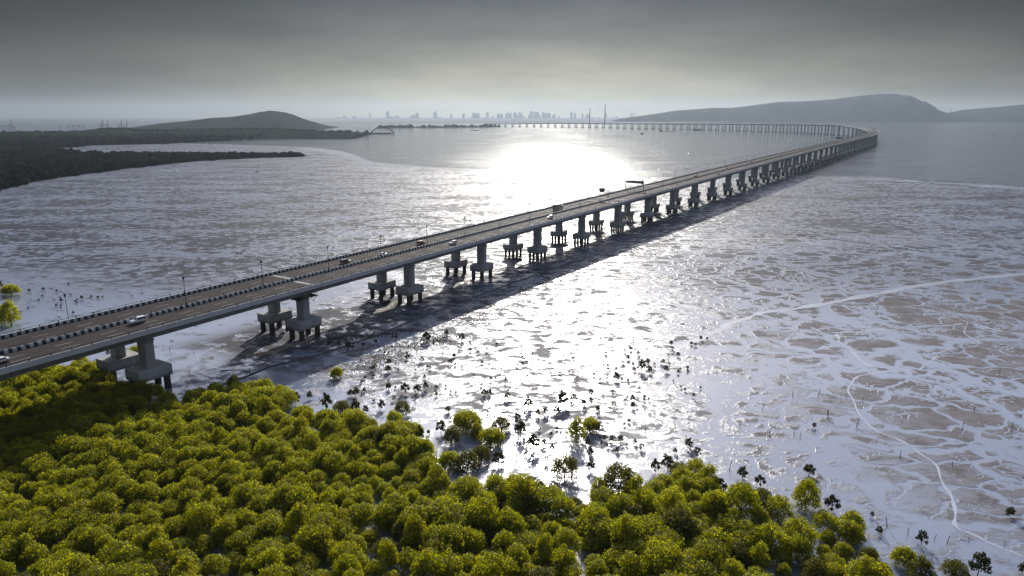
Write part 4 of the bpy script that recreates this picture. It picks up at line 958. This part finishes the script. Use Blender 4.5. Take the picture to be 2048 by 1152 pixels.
# tied arch span at the headland tip
p0, p1 = pos_at_dist(741, 266, 3050), pos_at_dist(789, 266, 3050); wA = p1.x - p0.x; root = empty('arch_span', ((p0.x + p1.x) / 2, 3050, 0)); tag(root, 'steel tied-arch bridge span lying by the tip of the headland', 'arch span')
topz = pos_at_dist(765, 253.5, 3050).z
zb_ = 3.0
for yy_ in (-7, 7):
    q = MB(); prev = None
    for k in range(25):
        t_ = k / 24; pt = Vector(((t_ - .5) * wA, yy_, zb_ + (topz - zb_) * (1 - (2 * t_ - 1) ** 2)))
        if prev is not None: q.tube(prev, pt, 1.7, n=5)
        prev = pt
    q.build('arch', M['darksteel'], root)
q = MB()
for k in range(3, 22, 2):
    t_ = k / 24; z_ = zb_ + (topz - zb_) * (1 - (2 * t_ - 1) ** 2)
    for yy_ in (-7, 7): q.tube(((t_ - .5) * wA, yy_, zb_), ((t_ - .5) * wA, yy_, z_), .28, n=4)
q.build('hanger', M['darksteel'], root)['kind'] = 'stuff'
q = MB(); q.box((0, 0, 3.5), (wA * 1.02, 17, 3.2)); q.box((0, 0, 1.0), (wA * .7, 22, 2)); q.build('deck', M['darksteel'], root)

# ------------------------------------------------------------------ boats
def barge(L_, H_, cabin=True, name='barge'):
    root = empty(name); b = MB(); w = L_ * .16; vs = []
    st_ = [(-.5, .75, .0), (-.46, 1, .0), (.36, 1, .0), (.5, .25, .25)]
    for (f, ww, rise) in st_:
        for (yy_, zz, k) in ((-w, H_ * (1 + rise), 1), (-w * .8, -.3, 1), (w * .8, -.3, 1), (w, H_ * (1 + rise), 1)): vs.append((f * L_, yy_ * ww, zz))
    fs = [(4 * i + j, 4 * i + (j + 1) % 4, 4 * (i + 1) + (j + 1) % 4, 4 * (i + 1) + j) for i in range(3) for j in range(4)] + [(3, 2, 1, 0), (12, 13, 14, 15)]
    b.add(vs, fs); b.build('hull', M['darksteel'], root)
    if cabin: b = MB(); b.box((-L_ * .36, 0, H_ + L_ * .035), (L_ * .14, w * 1.3, L_ * .07)); b.tube((-L_ * .36, 0, H_ + L_ * .07), (-L_ * .36, 0, H_ + L_ * .13), L_ * .006, n=4); b.build('cabin', M['steel'], root)
    return root
for (x, y, L_, H_, cab, nm, lab) in [(950, 261, 17, 2.6, False, 'barge', 'flat dark barge on the water before the city'), (1333, 262.5, 30, 2.0, True, 'barge', 'long low barge before the far spans of the bridge'), (1394, 260.5, 15, 7, True, 'ship', 'small coaster moored close under the far spans'), (1284, 268, 6, 4, True, 'fishing_boat', 'small fishing boat between the glare and the long barge'), (1988, 268, 5, 2.2, False, 'fishing_boat', 'tiny boat alone on the open water at the right'), (513.5, 344, 5, 1.2, False, 'fishing_boat', 'dark wooden boat stranded on the left mudflat'), (516, 334, 3, 1.0, False, 'fishing_boat', 'smaller dark boat on the mud below the spit')]:
    p = at(x, y); o = barge(L_ / pxm(p), H_, cab, nm); o.location = (p.x, p.y, .1); o.rotation_euler = (0, 0, rnd.uniform(-.15, .15)); tag(o, lab, nm.replace('_', ' '))
for i, (x, y) in enumerate([(512 + 190 / 4, 160 + 490 / 4), (512 + 222 / 4, 160 + 490 / 4), (215, 298), (236, 298)]):
    p = at(x, y); q = MB(); q.tube((0, 0, -.5), (0, 0, 7 if i < 2 else 3), .9, n=6); q.tube((0, 0, 2), (0, 0, 2.6), 1.6, n=6); o = q.build('mooring_post', M['darksteel']); o.location = (p.x, p.y, 0); tag(o, ['dark mooring post in the bay, first of four from the right', 'dark mooring post in the bay, second of four from the right', 'low dark stump in the shallows at the left of the bay', 'low dark stump in the shallows nearer the bay mouth'][i], 'mooring post', 'posts standing in the bay')

# ------------------------------------------------------------------ haze
hb = MB(); hb.box((0, 11500, 209), (42000, 25000, 420)); hz_ = bpy.data.materials.new('haze'); hz_.use_nodes = True; nt = hz_.node_tree; nt.nodes.clear()
ho = nt.nodes.new('ShaderNodeOutputMaterial'); pv = nt.nodes.new('ShaderNodeVolumePrincipled'); pv.inputs['Color'].default_value = (.36, .43, .51, 1); pv.inputs['Density'].default_value = 4.8e-5; pv.inputs['Anisotropy'].default_value = .5
nt.links.new(pv.outputs[0], ho.inputs['Volume']); tag(hb.build('haze', hz_), 'pale sea haze filling the air over the harbour', kind='stuff')
# haze prototypes never placed are removed
for o in list(COL.objects):
    if o.parent is None and o.type == 'EMPTY' and 'label' not in o:
        for c in list(o.children): bpy.data.objects.remove(c)
        bpy.data.objects.remove(o)
